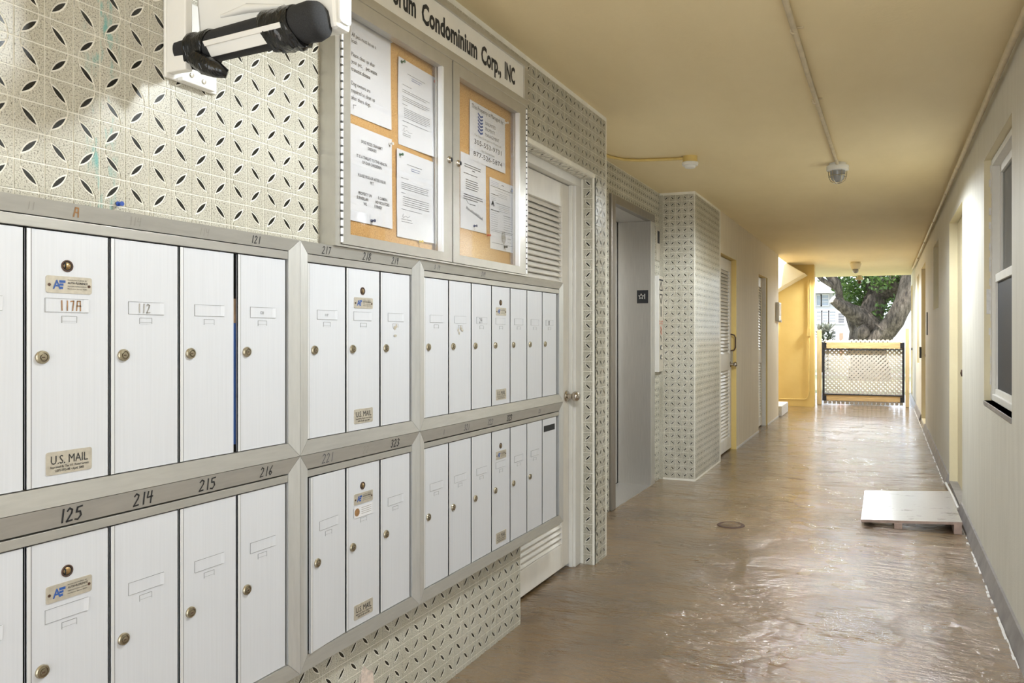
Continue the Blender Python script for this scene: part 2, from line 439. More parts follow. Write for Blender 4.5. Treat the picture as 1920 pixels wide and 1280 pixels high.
# ---------------- tiles
RC = .784; G = .027
def tile_mesh(name, par, sides=True):
    r1, r2 = RC, RC+2*G           # circle radius inside / outside of the grout ring
    b = MB(); T = .0016
    def arc(c, r, p, q, n):
        a0 = math.atan2(p[1]-c[1], p[0]-c[0]); a1 = math.atan2(q[1]-c[1], q[0]-c[0])
        if a1-a0 > math.pi: a1 -= 2*math.pi
        if a1-a0 < -math.pi: a1 += 2*math.pi
        return [(c[0]+r*math.cos(a0+(a1-a0)*i/n), c[1]+r*math.sin(a0+(a1-a0)*i/n)) for i in range(n+1)]
    def isect(ra, rb):              # circles round (0,0) radius ra and (1,1) radius rb; both solutions
        d = math.sqrt(2); a = (ra*ra-rb*rb+2)/(2*d); h = math.sqrt(max(ra*ra-a*a, 0)); k = 1/d
        return (a*k+h*k, a*k-h*k), (a*k-h*k, a*k+h*k)
    polys = []
    e = math.sqrt(r1*r1-G*G); p, q = isect(r1, r2); e2 = math.sqrt(r2*r2-G*G)
    A = [(G, G)]+arc((0, 0), r1, (e, G), p, 2)+arc((1, 1), r2, p, (1-e2, 1-G), 6)[1:]+[(G, 1-G)]
    polys.append((A, 0)); polys.append(([(1-x, 1-y) for x, y in A], 0))
    l0, l1 = isect(r1, r1)
    L = arc((0, 0), r1, l0, l1, 5)+arc((1, 1), r1, l1, l0, 5)[1:-1]
    polys.append((L, 1))
    for pl, mi in polys:
        # orient counter-clockwise in (u, v)
        ar = sum(a[0]*c[1]-c[0]*a[1] for a, c in zip(pl, pl[1:]+pl[:1]))
        if ar < 0: pl = pl[::-1]
        if par: pl = [(1-x, y) for x, y in pl][::-1]
        h = T if mi == 0 else .0004; n = len(pl)
        top = [(h, x*S, y*S) for x, y in pl]
        b.add(top, [tuple(range(n))], mi)
        if sides and mi == 0:
            bot = [(-.0005, x*S, y*S) for x, y in pl]
            b.add(top+bot, [(i, n+i, n+(i+1) % n, (i+1) % n) for i in range(n)], mi)
    me = bpy.data.meshes.new(name); me.from_pydata(b.v, [], b.f); me.materials.append(M['tile']); me.materials.append(M['lens'])
    me.polygons.foreach_set('material_index', b.m); me.update()
    return me, b
TILE = [tile_mesh('terrazzo_tile_falling', False), tile_mesh('terrazzo_tile_rising', True)]
TILE_LO = [tile_mesh('tile_lo', False, False)[1], tile_mesh('tile_lo', True, False)[1]]
def tile_field(wall, cells, frame, limit=300, minpx=0):
    """cells: (u, v, rising); frame(u, v) -> 3-D point; the largest ones in the photograph become objects, the rest one part"""
    o0 = Vector(frame(0, 0)); eu = Vector(frame(1, 0))-o0; ev = Vector(frame(0, 1))-o0; nn = eu.cross(ev)
    Rm = Matrix((nn, eu, ev)).transposed()
    rot = Rm.to_euler()
    th = math.radians(20.911)
    def size(c):
        p = Vector(frame(c[0]+S/2, c[1]+S/2)); d = -p.x*math.sin(th)+p.y*math.cos(th)
        if d < .1: return -1
        x = 1098+1465.66*(p.x*math.cos(th)+p.y*math.sin(th))/d; y = 628-1465.66*(p.z-1.3)/d
        if not (-40 < x < 1960 and -40 < y < 1320): return -1
        view = Vector((p.x, p.y, p.z-1.3)); cosv = abs(view.normalized().dot(nn))
        return 1465*S/d*math.sqrt(max(cosv, .01))
    sz = sorted(((size(c), i) for i, c in enumerate(cells)), reverse=True)
    keep = {i for s_, i in sz[:limit] if s_ > minpx}
    rest = MB()
    for i, (u, v, r) in enumerate(cells):
        if i in keep: link('tile', TILE[r][0], wall, frame(u, v), rot=rot)
        else:
            lo = TILE_LO[r]; rest.m += lo.m; k = len(rest.v); bp = Vector(frame(u, v))
            rest.v += [tuple(bp+nn*x+eu*y+ev*z) for x, y, z in lo.v]; rest.f += [tuple(j+k for j in f) for f in lo.f]
    if rest.v: tag(rest.build('small_tiles', [M['tile'], M['lens']], wall), 'remaining terrazzo tiles', kind='stuff')
# left wall: lattice phase taken from the photograph
Y0, Z0 = 0.9905, 1.691
cells = []
for i in range(-20, 60):
    for j in range(-31, 17):
        u = Y0+i*S; v = Z0+j*S
        if v+S > CZ+.004 or v < -.052 or u+S > 4.362: continue
        if u+S > 3.19 and u < 4.15 and v < 2.185: continue
        if u+S < 3.20 and u > .35 and v > .40 and v+S < 1.545: continue          # hidden behind the mailboxes
        if u > 1.86 and u+S < 3.13 and v > 1.5 and v+S < 2.49: continue          # hidden behind the notice cabinet
        cells.append((u, v, 1 if (i+j) % 2 else 0))
tile_field(wall_left, cells, lambda u, v: (XL, u, v))
# jamb of the store door: one column of tiles facing the camera
b = MB().box(-1.612, XL, 4.150, 4.2, 0, 2.19)
jamb = b.build('trim_1', M['grout'], pivot=(0, 0, 0)); tag(jamb, 'tiled door reveal beside the white louvred door', 'door reveal', kind='structure')
tile_field(jamb, [(-1.600, 2.19-(k+1)*S, k % 2) for k in range(38)], lambda u, v: (u, 4.1495, v))
# soffit tiles over the door
b = MB().box(-1.612, XL-.001, 3.2, 4.155, 2.188, 2.2)
soff = b.build('trim_2', M['grout'], pivot=(0, 0, 0)); tag(soff, 'tiled soffit above the white louvred door', 'door soffit', kind='structure')
tile_field(soff, [(3.2+k*S, 1.545, k % 2) for k in range(16)], lambda u, v: (-v, u, 2.1875))
# lift wall tiles
cells = []
for i in range(0, 44):
    for j in range(0, 45):
        u = 6.84-(i+1)*S; v = CZ-.003-(j+1)*S
        if u < 4.9: continue
        if u+S > EO[0]-.01 and u < EO[1]-.03 and v < EO[3]-.03: continue
        cells.append((u, v, (i+j) % 2))
tile_field(wall_lift, cells, lambda u, v: (XE, u, v), limit=300, minpx=10)
# pillar front and side
MB().box(XE, XP-.006-5*S, PF-.0018, PF, 0, CZ-.02).build('cut_tile', M['tile'], wall_pillar)
cells = [(XP-.004-(i+1)*S, CZ-.022-(j+1)*S, (i+j+1) % 2) for i in range(5) for j in range(44)]
tile_field(wall_pillar, cells, lambda u, v: (u, PF-.0002, v))
cells = [(PF+.004+i*S, CZ-.022-(j+1)*S, (i+j) % 2) for i in range(19) for j in range(44)]
tile_field(wall_pillar, cells, lambda u, v: (XP, u, v), limit=0)

# yellow stucco wall on the left with two louvred doors
D2 = (8.02, 8.93, 0.0, 2.15); D3 = (10.62, 11.46, 0.0, 2.12)
b = MB(); wall_holes(b, XY, 1, 7.99, 12.72, 0, CZ, [D2, D3], .12, 0, 1)
b.quad((XY, 12.72, 0), (-3.2, 12.72, 0), (-3.2, 12.72, CZ), (XY, 12.72, CZ), 1); b.quad((XY, 7.99, 0), (XY, 7.99, CZ), (XY-.4, 7.99, CZ), (XY-.4, 7.99, 0))
tag(b.build('wall_left_far', [M['wall_left_beige'], M['yellow']], pivot=(0, 0, 0)), 'pale yellow stucco wall past the tiled pillar, with two louvred doors', 'wall', kind='structure')
# white scuffed paint edge along the foot of that wall
b = MB().box(XY, XY+.006, 8.95, 10.60, 0, .022).box(XY, XY+.006, 11.48, 12.72, 0, .022)
tag(b.build('baseboard_left', M['flake'], pivot=(0, 0, 0)), 'thin white paint edge along the foot of the left stucco wall', 'baseboard', kind='structure')

# right wall
RW = [(3.925, 4.96, .93, 2.29, .12), (6.29, 7.50, 0.0, 2.275, .10), (8.95, 9.85, 1.59, 2.31, .09), (11.72, 13.0, .03, 2.31, .10), (13.75, 14.75, .82, 2.31, .08), (17.0, 17.9, .05, 2.33, .08)]
b = MB(); wall_holes(b, XR, -1, -.5, 18.0, 0, CZ, RW, .1, 0, 1)
b.quad((XR, -.5, 0), (XR, -.5, CZ), (1.0, -.5, CZ), (1.0, -.5, 0)); b.quad((XR, 18.0, 0), (1.0, 18.0, 0), (1.0, 18.0, CZ), (XR, 18.0, CZ))
b.quad((1.0, -.5, 0), (1.0, -.5, CZ), (1.0, 18, CZ), (1.0, 18, 0))
tag(b.build('wall_right', [M['wall_beige'], M['cream']], pivot=(0, 0, 0)), 'beige stucco right wall with recessed doors and windows', 'wall', kind='structure')
b = MB()
for ya, yb in ((-.5, 6.28), (7.52, 11.70), (13.02, 18.0)):
    b.hexa([(XR-.035, ya, 0), (XR, ya, 0), (XR, yb, 0), (XR-.035, yb, 0), (XR-.012, ya, .085), (XR, ya, .085), (XR, yb, .085), (XR-.012, yb, .085)])
tag(b.build('baseboard_right', M['kerb'], pivot=(0, 0, 0)), 'low grey painted kerb along the foot of the right wall', 'baseboard', kind='structure')
# flaking paint line along the kerb
b = MB(); yy = 3.45
while yy < 15:
    L = random.uniform(.02, .08); 
    if not (6.3 < yy < 7.5) and random.random() < .8:
        x1 = XR-.036-random.uniform(0, .004); x0 = x1-random.uniform(.003, .013)
        b.hexa([(x0, yy, 0), (x1, yy, 0), (x1, yy+L, 0), (x0, yy+L, 0), (x0+.001, yy, .002), (x1, yy, .005), (x1, yy+L, .005), (x0+.001, yy+L, .002)])
    yy += L*random.uniform(.7, 1.4)
tag(b.build('paint_flakes', M['flake']), 'white flaking paint crumbs along the foot of the right wall', 'paint flakes', kind='stuff')

# ------------------------------------------------------------------ doors on the left
def louvred_door(name, label, X, ya, yb, z0, z1, pitch, mid, knob_y, hinge=None):
    root = thing(name, label, 'door', (X, (ya+yb)/2, z0), kind='structure')
    t = .035; st = .105; k = 'door_white'
    for y0_, y1_ in ((ya, ya+st), (yb-st, yb)): MB().box(X-t, X, y0_, y1_, z0, z1).build('stile', M[k], root, bevel=.002)
    rails = [(z1-.13, z1), (mid-.09, mid+.09), (z0, z0+.13)]
    for r0, r1 in rails: MB().box(X-t, X-.001, ya+st, yb-st, r0, r1).build('rail', M[k], root, bevel=.002)
    MB().box(X-t-.01, X-t, ya, yb, z0, z1).build('back_panel', M['darkgrey'], root)
    L = yb-ya-2*st; me = None
    for lo, hi in ((z0+.13, mid-.09), (mid+.09, z1-.13)):
        n = int((hi-lo)/pitch); p = (hi-lo)/n
        for i in range(n):
            z = lo+i*p
            if me is None:
                y_ = L/2; hgt = p*1.02
                v = [(-.030, -y_, hgt), (-.006, -y_, 0), (-.006, y_, 0), (-.030, y_, hgt), (-.024, -y_, hgt+.004), (0, -y_, .004), (0, y_, .004), (-.024, y_, hgt+.004)]
                me = bpy.data.meshes.new('slat'); mb = MB().hexa(v); me.from_pydata(mb.v, [], mb.f); me.materials.append(M[k]); me.update()
            link('slat', me, root, (X-.003, (ya+yb)/2, z))
    if knob_y is not None:
        kb = MB().lathe((X, knob_y, mid-.03), (1, 0, 0), [(0, .031), (.004, .033), (.010, .028), (.012, .014), (.034, .012), (.040, .022), (.052, .028), (.066, .027), (.076, .018), (.079, 0)], 18)
        kb.build('knob', M['chrome'], root, smooth=True)
    return root
d1 = louvred_door('door_1', 'white louvred door half hidden behind the mailboxes, round metal knob', -1.655, 3.235, 4.075, .02, 2.135, .0290, .99, 4.03)
cs = MB().hexa([(-1.70, 4.075, 0), (-1.618, 4.075, 0), (-1.618, 4.15, 0), (-1.70, 4.15, 0), (-1.70, 4.075, 2.19), (-1.618, 4.085, 2.19), (-1.612, 4.15, 2.19), (-1.70, 4.15, 2.19)])
cs.box(-1.655, -1.632, 4.062, 4.078, 0, 2.14); cs.box(-1.70, -1.612, 3.2, 4.15, 2.14, 2.188); cs.box(-1.70, -1.612, 3.2, 3.233, 0, 2.14)
cs.build('casing', M['white'], d1, bevel=.003)
d2 = louvred_door('door_2', 'white louvred door beside the tiled pillar, with pull handle and padlock', -1.63, 8.03, 8.92, .02, 2.14, .038, 1.0, 8.86)
MB().tube([(-1.63, 8.88, 1.12), (-1.59, 8.88, 1.13), (-1.575, 8.88, 1.16), (-1.575, 8.88, 1.27), (-1.59, 8.88, 1.30), (-1.63, 8.88, 1.31)], .008, 8).build('pull_handle', M['rust'], d2, smooth=True)
MB().box(-1.63, -1.605, 8.875, 8.895, .97, 1.12).build('hasp', M['nickel'], d2, bevel=.003)
d3 = louvred_door('door_3', 'narrow louvred door seen edge-on, last one before the stairs', -1.64, 10.63, 11.40, .02, 2.11, .038, 1.0, None)
MB().box(-1.66, -1.59, 11.40, 11.44, 0, 2.12).build('casing', M['white'], d3, bevel=.003)

# ------------------------------------------------------------------ lift entrance
lift = thing('door_7', 'stainless steel elevator doorway set back in the tiled wall', 'elevator', (XE, 6.07, 0), kind='structure')
def fr(b, y0, y1, z0, z1, x0=XE-.03, x1=XE+.025): return b.box(x0, x1, y0, y1, z0, z1)
MB().box(XE-.03, XE+.022, 5.46, 5.55, 0, 2.35).build('jamb_face', M['dark_steel'], lift, bevel=.004)
MB().box(XE-.03, XE+.022, 5.55, 6.62, 2.285, 2.35).build('header', M['dark_steel'], lift, bevel=.004)
MB().box(XE-.28, XE+.022, 6.50, 6.62, 0, 2.285).build('return_jamb', M['steel'], lift, bevel=.003)
MB().box(XE-.28, XE-.03, 5.49, 5.55, 0, 2.285).build('return_jamb', M['steel'], lift)
MB().box(XE-.28, XE-.03, 5.55, 6.5, 2.285, 2.33).build('soffit', M['steel'], lift)
for k in range(2): MB().box(XE-.32, XE-.285, 5.55+k*.477, 6.022+k*.477, .008, 2.285).build('door_panel', M['steel'], lift, bevel=.002)
MB().box(XE-.40, XE-.33, 5.4, 6.7, 0, 2.45).build('shaft_back', M['black'], lift)
MB().box(XE-.28, XE+.02, 5.55, 6.5, 0, .006).build('sill', M['steel'], lift)
sg = MB().box(-2.005, -1.905, 6.496, 6.4995, 1.575, 1.688).build('floor_plate', M['ink'], lift)
fn = lambda u, v: (u, 6.4955, v)
st = MB()
pts = []
for k in range(11):
    a = math.pi/2+k*math.pi/5; r = .024 if k % 2 == 0 else .011; pts.append((-1.967+r*math.cos(a), 1.634+r*math.sin(a)))
st.stroke(pts, .004, fn); st.text('1', -1.938, 1.612, .045, fn, mi=0)
st.build('floor_number', M['white'], sg)
b = MB().box(XE, XE+.045, 6.665, 6.672, .975, 1.825); 
hs = MB().box(XE+.002, XE+.04, 6.672, 6.83, .975, 1.825).build('hall_call_panel', M['plate'], pivot=(XE, 6.75, .975), bevel=.002)
tag(hs, 'elevator call panel with fire notice, beside the stainless doorway', 'call panel')
b.build('white_edge', M['white'], hs)
fp = wallplane(XE+.0415); b = MB()
b.stroke([(6.685, 1.79), (6.815, 1.79)], .014, fp); b.stroke([(6.70, 1.70), (6.75, 1.775), (6.80, 1.70)], .012, fp); b.stroke([(6.70, 1.66), (6.75, 1.58), (6.80, 1.66)], .012, fp)
b.stroke([(6.72, 1.70), (6.78, 1.70)], .01, fp); b.stroke([(6.72, 1.66), (6.78, 1.66)], .01, fp)
b.stroke([(6.75, 1.55), (6.75, 1.47)], .022, fp)
b.text('IN CASE', 6.75, 1.415, .014, fp, align='C', width=.12, mi=1); b.text('OF FIRE', 6.75, 1.395, .014, fp, align='C', width=.12, mi=1)
b.stroke([(6.74, 1.37), (6.76, 1.35), (6.74, 1.33), (6.76, 1.31)], .02, fp, 1); b.stroke([(6.735, 1.29), (6.755, 1.27), (6.75, 1.245)], .014, fp)
b.build('notice_print', [M['ink'], M['red_pin']], hs)
for z in (1.19, 1.105): MB().lathe((XE+.04, 6.75, z), (1, 0, 0), [(0, .022), (.006, .022), (.008, .015), (.004, .012, 1), (.005, 0, 1)], 14).build('call_button', [M['darkgrey'], M['plate']], hs)
pi_ = MB().box(XE+.002, XE+.012, 6.715, 6.82, 1.965, 2.265).build('floor_indicator', M['plate'], pivot=(XE, 6.77, 1.965), bevel=.002)
tag(pi_, 'narrow dark floor indicator plate high beside the elevator', 'indicator')
MB().box(XE+.012, XE+.014, 6.735, 6.80, 2.12, 2.23).build('display', M['ink'], pi_)

# ------------------------------------------------------------------ right wall: windows and doors
def hung_window(name, label, y0, y1, z0, z1, X):
    r = thing(name, label, 'window', (X, (y0+y1)/2, z0), kind='structure')
    fw = .035; zm = (z0+z1)/2-.02
    for a, c, d, e in ((y0, y0+fw, z0, z1), (y1-fw, y1, z0, z1), (y0+fw, y1-fw, z0, z0+fw), (y0+fw, y1-fw, z1-fw, z1)):
        MB().box(X-.02, X+.05, a, c, d, e).build('frame_bar', M['white'], r, bevel=.002)
    sw = .03
    for nm, s0, s1, xo in (('upper_sash', zm, z1-fw, .02), ('lower_sash', z0+fw, zm+.05, -.005)):
        b = MB(); a, c = y0+fw, y1-fw
        b.box(X+xo, X+xo+.025, a, a+sw, s0, s1).box(X+xo, X+xo+.025, c-sw, c, s0, s1).box(X+xo, X+xo+.025, a+sw, c-sw, s0, s0+sw).box(X+xo, X+xo+.025, a+sw, c-sw, s1-sw*1.5, s1)
        sh = b.build(nm, M['white'], r, bevel=.002)
        MB().box(X+xo+.012, X+xo+.015, a+sw, c-sw, s0+sw, s1-sw).build('pane', M['winglass'] if nm[0] == 'u' else M['screen'], sh)
    MB().box(X+.05, X+.06, y0, y1, z0, z1).build('blind', M['wall_beige'], r)
    return r
w1 = hung_window('window_1', 'white sash window with dark insect screen in the right wall', 3.93, 4.955, .935, 2.285, XR+.055)
b = MB(); zz = .94
for k in range(34):     # rough white patching round the far side of the frame
    b.box(XR+.035+random.uniform(-.012, .006), XR+.052, 4.951, 4.9595, .94+k*.04, .98+k*.04)
b.box(XR+.012, XR+.05, 4.952, 4.9595, 1.42, 1.56)
b.build('plaster_patch', M['flake'], w1)
MB().box(XR-.004, XR+.05, 3.925, 4.96, .905, .93).build('sill', M['kerb'], w1, bevel=.003)
for nm, lb, h, kn in (('door_4', 'recessed door in the right wall beside the plywood board', RW[1], 0), ('door_5', 'recessed door with dark knob, far along the right wall', RW[3], 1), ('door_6', 'last recessed door at the far end of the right wall', RW[5], 0)):
    r = thing(nm, lb, 'door', (XR+h[4], (h[0]+h[1])/2, h[2]), kind='structure')
    MB().box(XR+h[4]-.035, XR+h[4], h[0], h[1], h[2]+.004, h[3]-.004).build('leaf', M['cream'], r)
    MB().lathe((XR+h[4]-.035, h[0]+.09, 1.02), (-1, 0, 0), [(0, .03), (.006, .03), (.01, .012), (.04, .012), (.048, .027), (.065, .025), (.072, 0)], 12).build('knob', M['rust'], r, smooth=True)
    if kn:
        MB().box(XR-.03, XR, h[1]-.06, h[1]-.03, .95, 1.12).build('lock_plate', M['blackmetal'], r)
b = MB().box(XR, XR+.1, 6.29, 7.5, 0, .028); tag(b.build('trim_3', M['kerb'], pivot=(0, 0, 0)), 'grey threshold of the recessed door beside the plywood board', 'threshold', kind='structure')
for nm, lb, h in (('window_2', 'small high window opening in the right wall', RW[2]), ('window_3', 'far recessed window in the right wall', RW[4])):
    r = thing(nm, lb, 'window', (XR+h[4], (h[0]+h[1])/2, h[2]), kind='structure')
    X = XR+h[4]; y0_, y1_, z0_, z1_ = h[:4]
    for a, c, d, e in ((y0_, y0_+.04, z0_, z1_), (y1_-.04, y1_, z0_, z1_), (y0_+.04, y1_-.04, z0_, z0_+.04), (y0_+.04, y1_-.04, z1_-.04, z1_)):
        MB().box(X-.03, X, a, c, d, e).build('frame_bar', M['white'], r)
    MB().box(X-.012, X-.008, y0_+.04, y1_-.04, z0_+.04, z1_-.04).build('pane', M['screen'], r)
pl = MB().box(XR-.012, XR, 11.13, 11.20, 1.30, 1.60).build('wall_plaque', M['darkgrey'], bevel=.003)
tag(pl, 'thin dark plaque on the right wall near the far door', 'plaque')

# ------------------------------------------------------------------ stair recess at the far left
b = MB()
b.quad((-3.2, 14.72, 0), (-1.19, 14.72, 0), (-1.19, 14.72, CZ), (-3.2, 14.72, CZ)); b.quad((-1.19, 14.72, 0), (-1.19, 15.0, 0), (-1.19, 15.0, CZ), (-1.19, 14.72, CZ))
b.quad((-1.19, 15.0, 0), (-3.2, 15.0, 0), (-3.2, 15.0, CZ), (-1.19, 15.0, CZ))
tag(b.build('wall_stair', M['yellow'], pivot=(0, 0, 0)), 'bright yellow end wall below the stair flight', 'wall', kind='structure')
b = MB().hexa([(-3.1, 14.2, 1.35), (-1.30, 14.2, 2.38), (-1.30, 14.71, 2.38), (-3.1, 14.71, 1.35), (-3.1, 14.2, 1.68), (-1.62, 14.2, CZ-.002), (-1.62, 14.71, CZ-.002), (-3.1, 14.71, 1.68)])
tag(b.build('stair_flight', M['cream'], bevel=.01), 'sloping cream concrete stair flight seen from below', 'stairs')
b = MB().box(-2.9, -1.53, 12.78, 13.68, 0, .165).box(-2.9, -1.85, 12.78, 13.68, .165, .33)
tag(b.build('stair_steps', M['flake'], bevel=.008), 'low white concrete steps at the stair recess', 'steps')
b = MB().tube([(-1.8, 14.70, .13), (-1.36, 14.70, .13), (-1.31, 14.70, .15), (-1.285, 14.70, .20), (-1.28, 14.70, .28), (-1.28, 14.70, 1.28)], .011, 8)
b.box(-1.31, -1.25, 14.67, 14.718, 1.28, 1.42).tube([(-1.265, 14.70, 1.42), (-1.265, 14.70, 2.3)], .011, 8)
cd = b.build('wall_conduit', M['yellow_box'], smooth=True); tag(cd, 'yellow painted conduit bending round the stair end wall', 'conduit')
bx = MB().box(XY, XY+.05, 12.38, 12.66, 1.52, 1.81).build('meter_box', M['white'], bevel=.006); tag(bx, 'small white box on the stucco wall beside the stairs', 'box')
MB().box(XY+.05, XY+.053, 12.40, 12.64, 1.60, 1.79).build('cover', M['gloss_white'], bx); MB().box(XY+.01, XY+.06, 12.60, 12.66, 1.50, 1.54).build('latch', M['nickel'], bx)

# ------------------------------------------------------------------ mailboxes
XO, XI, XD = -1.482, -1.489, -1.494        # trim outer edge, trim inner edge, door face
def shared(name, mb, mats, smooth=False):
    me = bpy.data.meshes.new(name); me.from_pydata(mb.v, [], mb.f)
    for m in mats: me.materials.append(m)
    me.polygons.foreach_set('material_index', mb.m)
    if smooth: me.polygons.foreach_set('use_smooth', [True]*len(mb.f))
    me.update(); return me
LOCK = shared('lock', MB().lathe((0, 0, 0), (1, 0, 0), [(0, .0128), (.003, .0128), (.0052, .0115), (.0055, .0085), (.0042, .0080, 1), (.0046, .0062), (.0075, .0058), (.0078, 0)], 20)
              .box(.0076, .0082, -.0042, .0012, -.0012, .0010, 1), [M['nickel'], M['rust']], False)
MASTER = shared('master_lock', MB().lathe((0, 0, 0), (1, 0, 0), [(0, .0118), (.0012, .0118), (.0013, .0092), (.0004, .009, 1), (.0006, .0072, 1), (.0016, .0068, 2), (.0018, 0, 2)], 20)
                .box(.0018, .0022, -.0068, -.0035, -.0055, .0055, 1), [M['rust'], M['black'], M['brass']], True)
def slot_mesh(w, h, t=.0007):
    b = MB().box(-.0002, .0006, 0, w, 0, h, 0)
    b.box(0, .0012, 0, w, h, h+t, 1).box(0, .0012, 0, w, -t, 0, 1).box(0, .0012, -t, 0, -t, h+t, 1)
    b.hexa([(0, w-.012, 0), (.0030, w-.001, 0), (.0030, w, h), (0, w-.012, h), (-.0004, w-.012, 0), (0, w+.001, 0), (0, w+.001, h), (-.0004, w-.012, h)], 0)
    return b
SLOT = shared('card_slot', slot_mesh(.086, .0255), [M['mail'], M['linegrey']])
NOTCH = shared('tab_notch', MB().box(-.0002, .0005, 0, .029, 0, .0125, 0).box(0, .0010, 0, .029, .0125, .0134, 1).box(0, .001, -.0007, 0, 0, .013, 1).box(0, .001, .029, .0297, 0, .013, 1).box(0, .0008, 0, .029, .003, .0035, 1), [M['mail'], M['linegrey']])
def plate_round(mb, y0, y1, z0, z1, x0, x1, r=.004, mi=0):
    pts = []
    for cy, cz, a0 in ((y1-r, z1-r, 0), (y0+r, z1-r, 90), (y0+r, z0+r, 180), (y1-r, z0+r, 270)):
        for k in range(4):
            a = math.radians(a0+k*30); pts.append((cy+r*math.cos(a), cz+r*math.sin(a)))
    n = len(pts)
    mb.add([(x1, y, z) for y, z in pts], [tuple(range(n))], mi)
    mb.add([(x1, y, z) for y, z in pts]+[(x0, y, z) for y, z in pts], [(i, n+i, n+(i+1) % n, (i+1) % n) for i in range(n)], mi)
    return mb
def mailbox_door(root, ya, yb, z0, z1, master, detail):
    g = .0034
    yr = yb-(.007 if detail.get('gap') else 0)
    b = MB().box(XD-.006, XD, ya+g, yr-g, z0+.002, z1-.002, 0)
    b.box(XD-.004, XD+.0012, ya+g, ya+g+.0072, z0+.002, z1-.002, 1)
    b.box(XD-.004, XD+.0004, ya+g+.0072, ya+g+.0090, z0+.002, z1-.002, 2)
    rot = detail.get('ajar')
    piv = (XD, yb-g, z0) if rot else None
    d = b.build('mailbox_door', [M['mail'], M['bead'], M['darkgrey']], root, pivot=piv or (XD, ya, z0))
    ft = wallplane(XD+.0008)
    yc = (ya+yb)/2
    if not detail.get('nolock'):
        link('lock', LOCK, d, (XD, ya+.0315, z1-.244))
        link('card_slot', SLOT, d, (XD, yc-.041 if not master else yc-.047, z1-.157))
        link('tab_notch', NOTCH, d, (XD, yc-.0145, z1-.178))
    else:
        MB().box(XD, XD+.0012, yc-.066, yc+.062, z1-.062, z1-.034, 0).build('mail_slot', M['black'], d)
    if master:
        link('master_lock', MASTER, d, (XD, yc-.004, z1-.067))
        zc = z1-.104; pb = plate_round(MB(), yc-.046, yc+.046, zc-.0165, zc+.0165, XD, XD+.0014)
        pb.text('A', yc-.0335, zc-.0085, .017, wallplane(XD+.0019), ws=.9, mi=1, bold=.02)
        pb.box(XD+.0014, XD+.0018, yc-.0205, yc-.0085, zc+.0035, zc+.0085, 1).box(XD+.0014, XD+.0018, yc-.0205, yc-.0125, zc-.002, zc+.0022, 1).box(XD+.0014, XD+.0018, yc-.0205, yc-.0135, zc-.0085, zc-.004, 1)
        f2 = wallplane(XD+.0019)
        for k, (tx, hh) in enumerate((('MANUFACTURED BY', .0022), ('AUTH-FLORENCE', .0042), ('MANUFACTURING COMPANY', .0022), ('Manhattan, Kansas 66502', .0022))):
            pb.text(tx, yc-.004, zc+(.0085, .002, -.0035, -.0085)[k], hh, f2, mi=2, width=.040 if k != 1 else .041, bold=.015 if k == 1 else 0)
        for sy in (-1, 1): pb.lathe((XD+.0014, yc+sy*.040, zc-.001), (1, 0, 0), [(0, .003), (.001, .0028), (.0012, 0)], 8, 3)
        pb.build('maker_plate', [M['plate'], M['inkblue'], M['ink'], M['rust']], d)
        zc = z0+.043; pb = plate_round(MB(), yc-.046, yc+.046, zc-.022, zc+.022, XD, XD+.0014)
        pb.text('U.S. MAIL', yc, zc-.002, .0165, f2, align='C', width=.074, mi=1)
        pb.text('Approved By The U.S. Postal Service', yc, zc-.0095, .0042, f2, align='C', width=.078, mi=1, bold=.01)
        pb.text('USPS-STD-4B • April, 2005', yc, zc-.017, .0045, f2, align='C', width=.058, mi=1, bold=.01)
        pb.build('us_mail_plate', [M['plate'], M['ink']], d)
    if detail.get('text'):
        tb = MB(); tx, kind = detail['text']
        if kind == 'hand': handwrite(tb, tx, yc-.020, z1-.154, .019, wallplane(XD+.0014), .0024, 0, .5, .35)
        else: tb.text(tx, yc-.008, z1-.148, .007, wallplane(XD+.0014), mi=0)
        tb.build('card_number', M[detail.get('ink', 'ink')], d)
    if detail.get('tape'):
        k_ = detail['tape']
        if k_ == 3:
            lb = MB().box(XD+.0016, XD+.0022, yc-.047, yc+.045, z1-.160, z1-.126, 0)
            lb.lathe((XD+.0022, yc-.033, z1-.143), (1, 0, 0), [(0, .012), (.0004, .012), (.0005, 0)], 14, 1)
            for q_ in range(4): lb.stroke([(yc-.012, z1-.133-.006*q_), (yc+.038, z1-.133-.006*q_)], .0018, wallplane(XD+.0024), 2)
            lb.build('address_label', [M['paper'], M['inkbrown'], M['inkfaint']], d)
        else:
            sb = MB()
            for q_ in range(5 if k_ == 1 else 3):
                cy_, cz_ = yc+random.uniform(-.03, .03)*(1 if k_ == 1 else .2), z1-.168-random.uniform(0, .03)-(0.008*q_ if k_ == 2 else 0)
                pp_ = [(cy_+random.uniform(.004, .010)*math.cos(t_*1.05), cz_+random.uniform(.003, .009)*math.sin(t_*1.05)) for t_ in range(6)]
                sb.add([(XD+.0014+.0001*q_, y_, z_) for y_, z_ in pp_], [tuple(range(6))])
            sb.build('torn_sticker', M['plate'], d)
    if rot: d.rotation_euler.z = math.radians(rot)
    return d
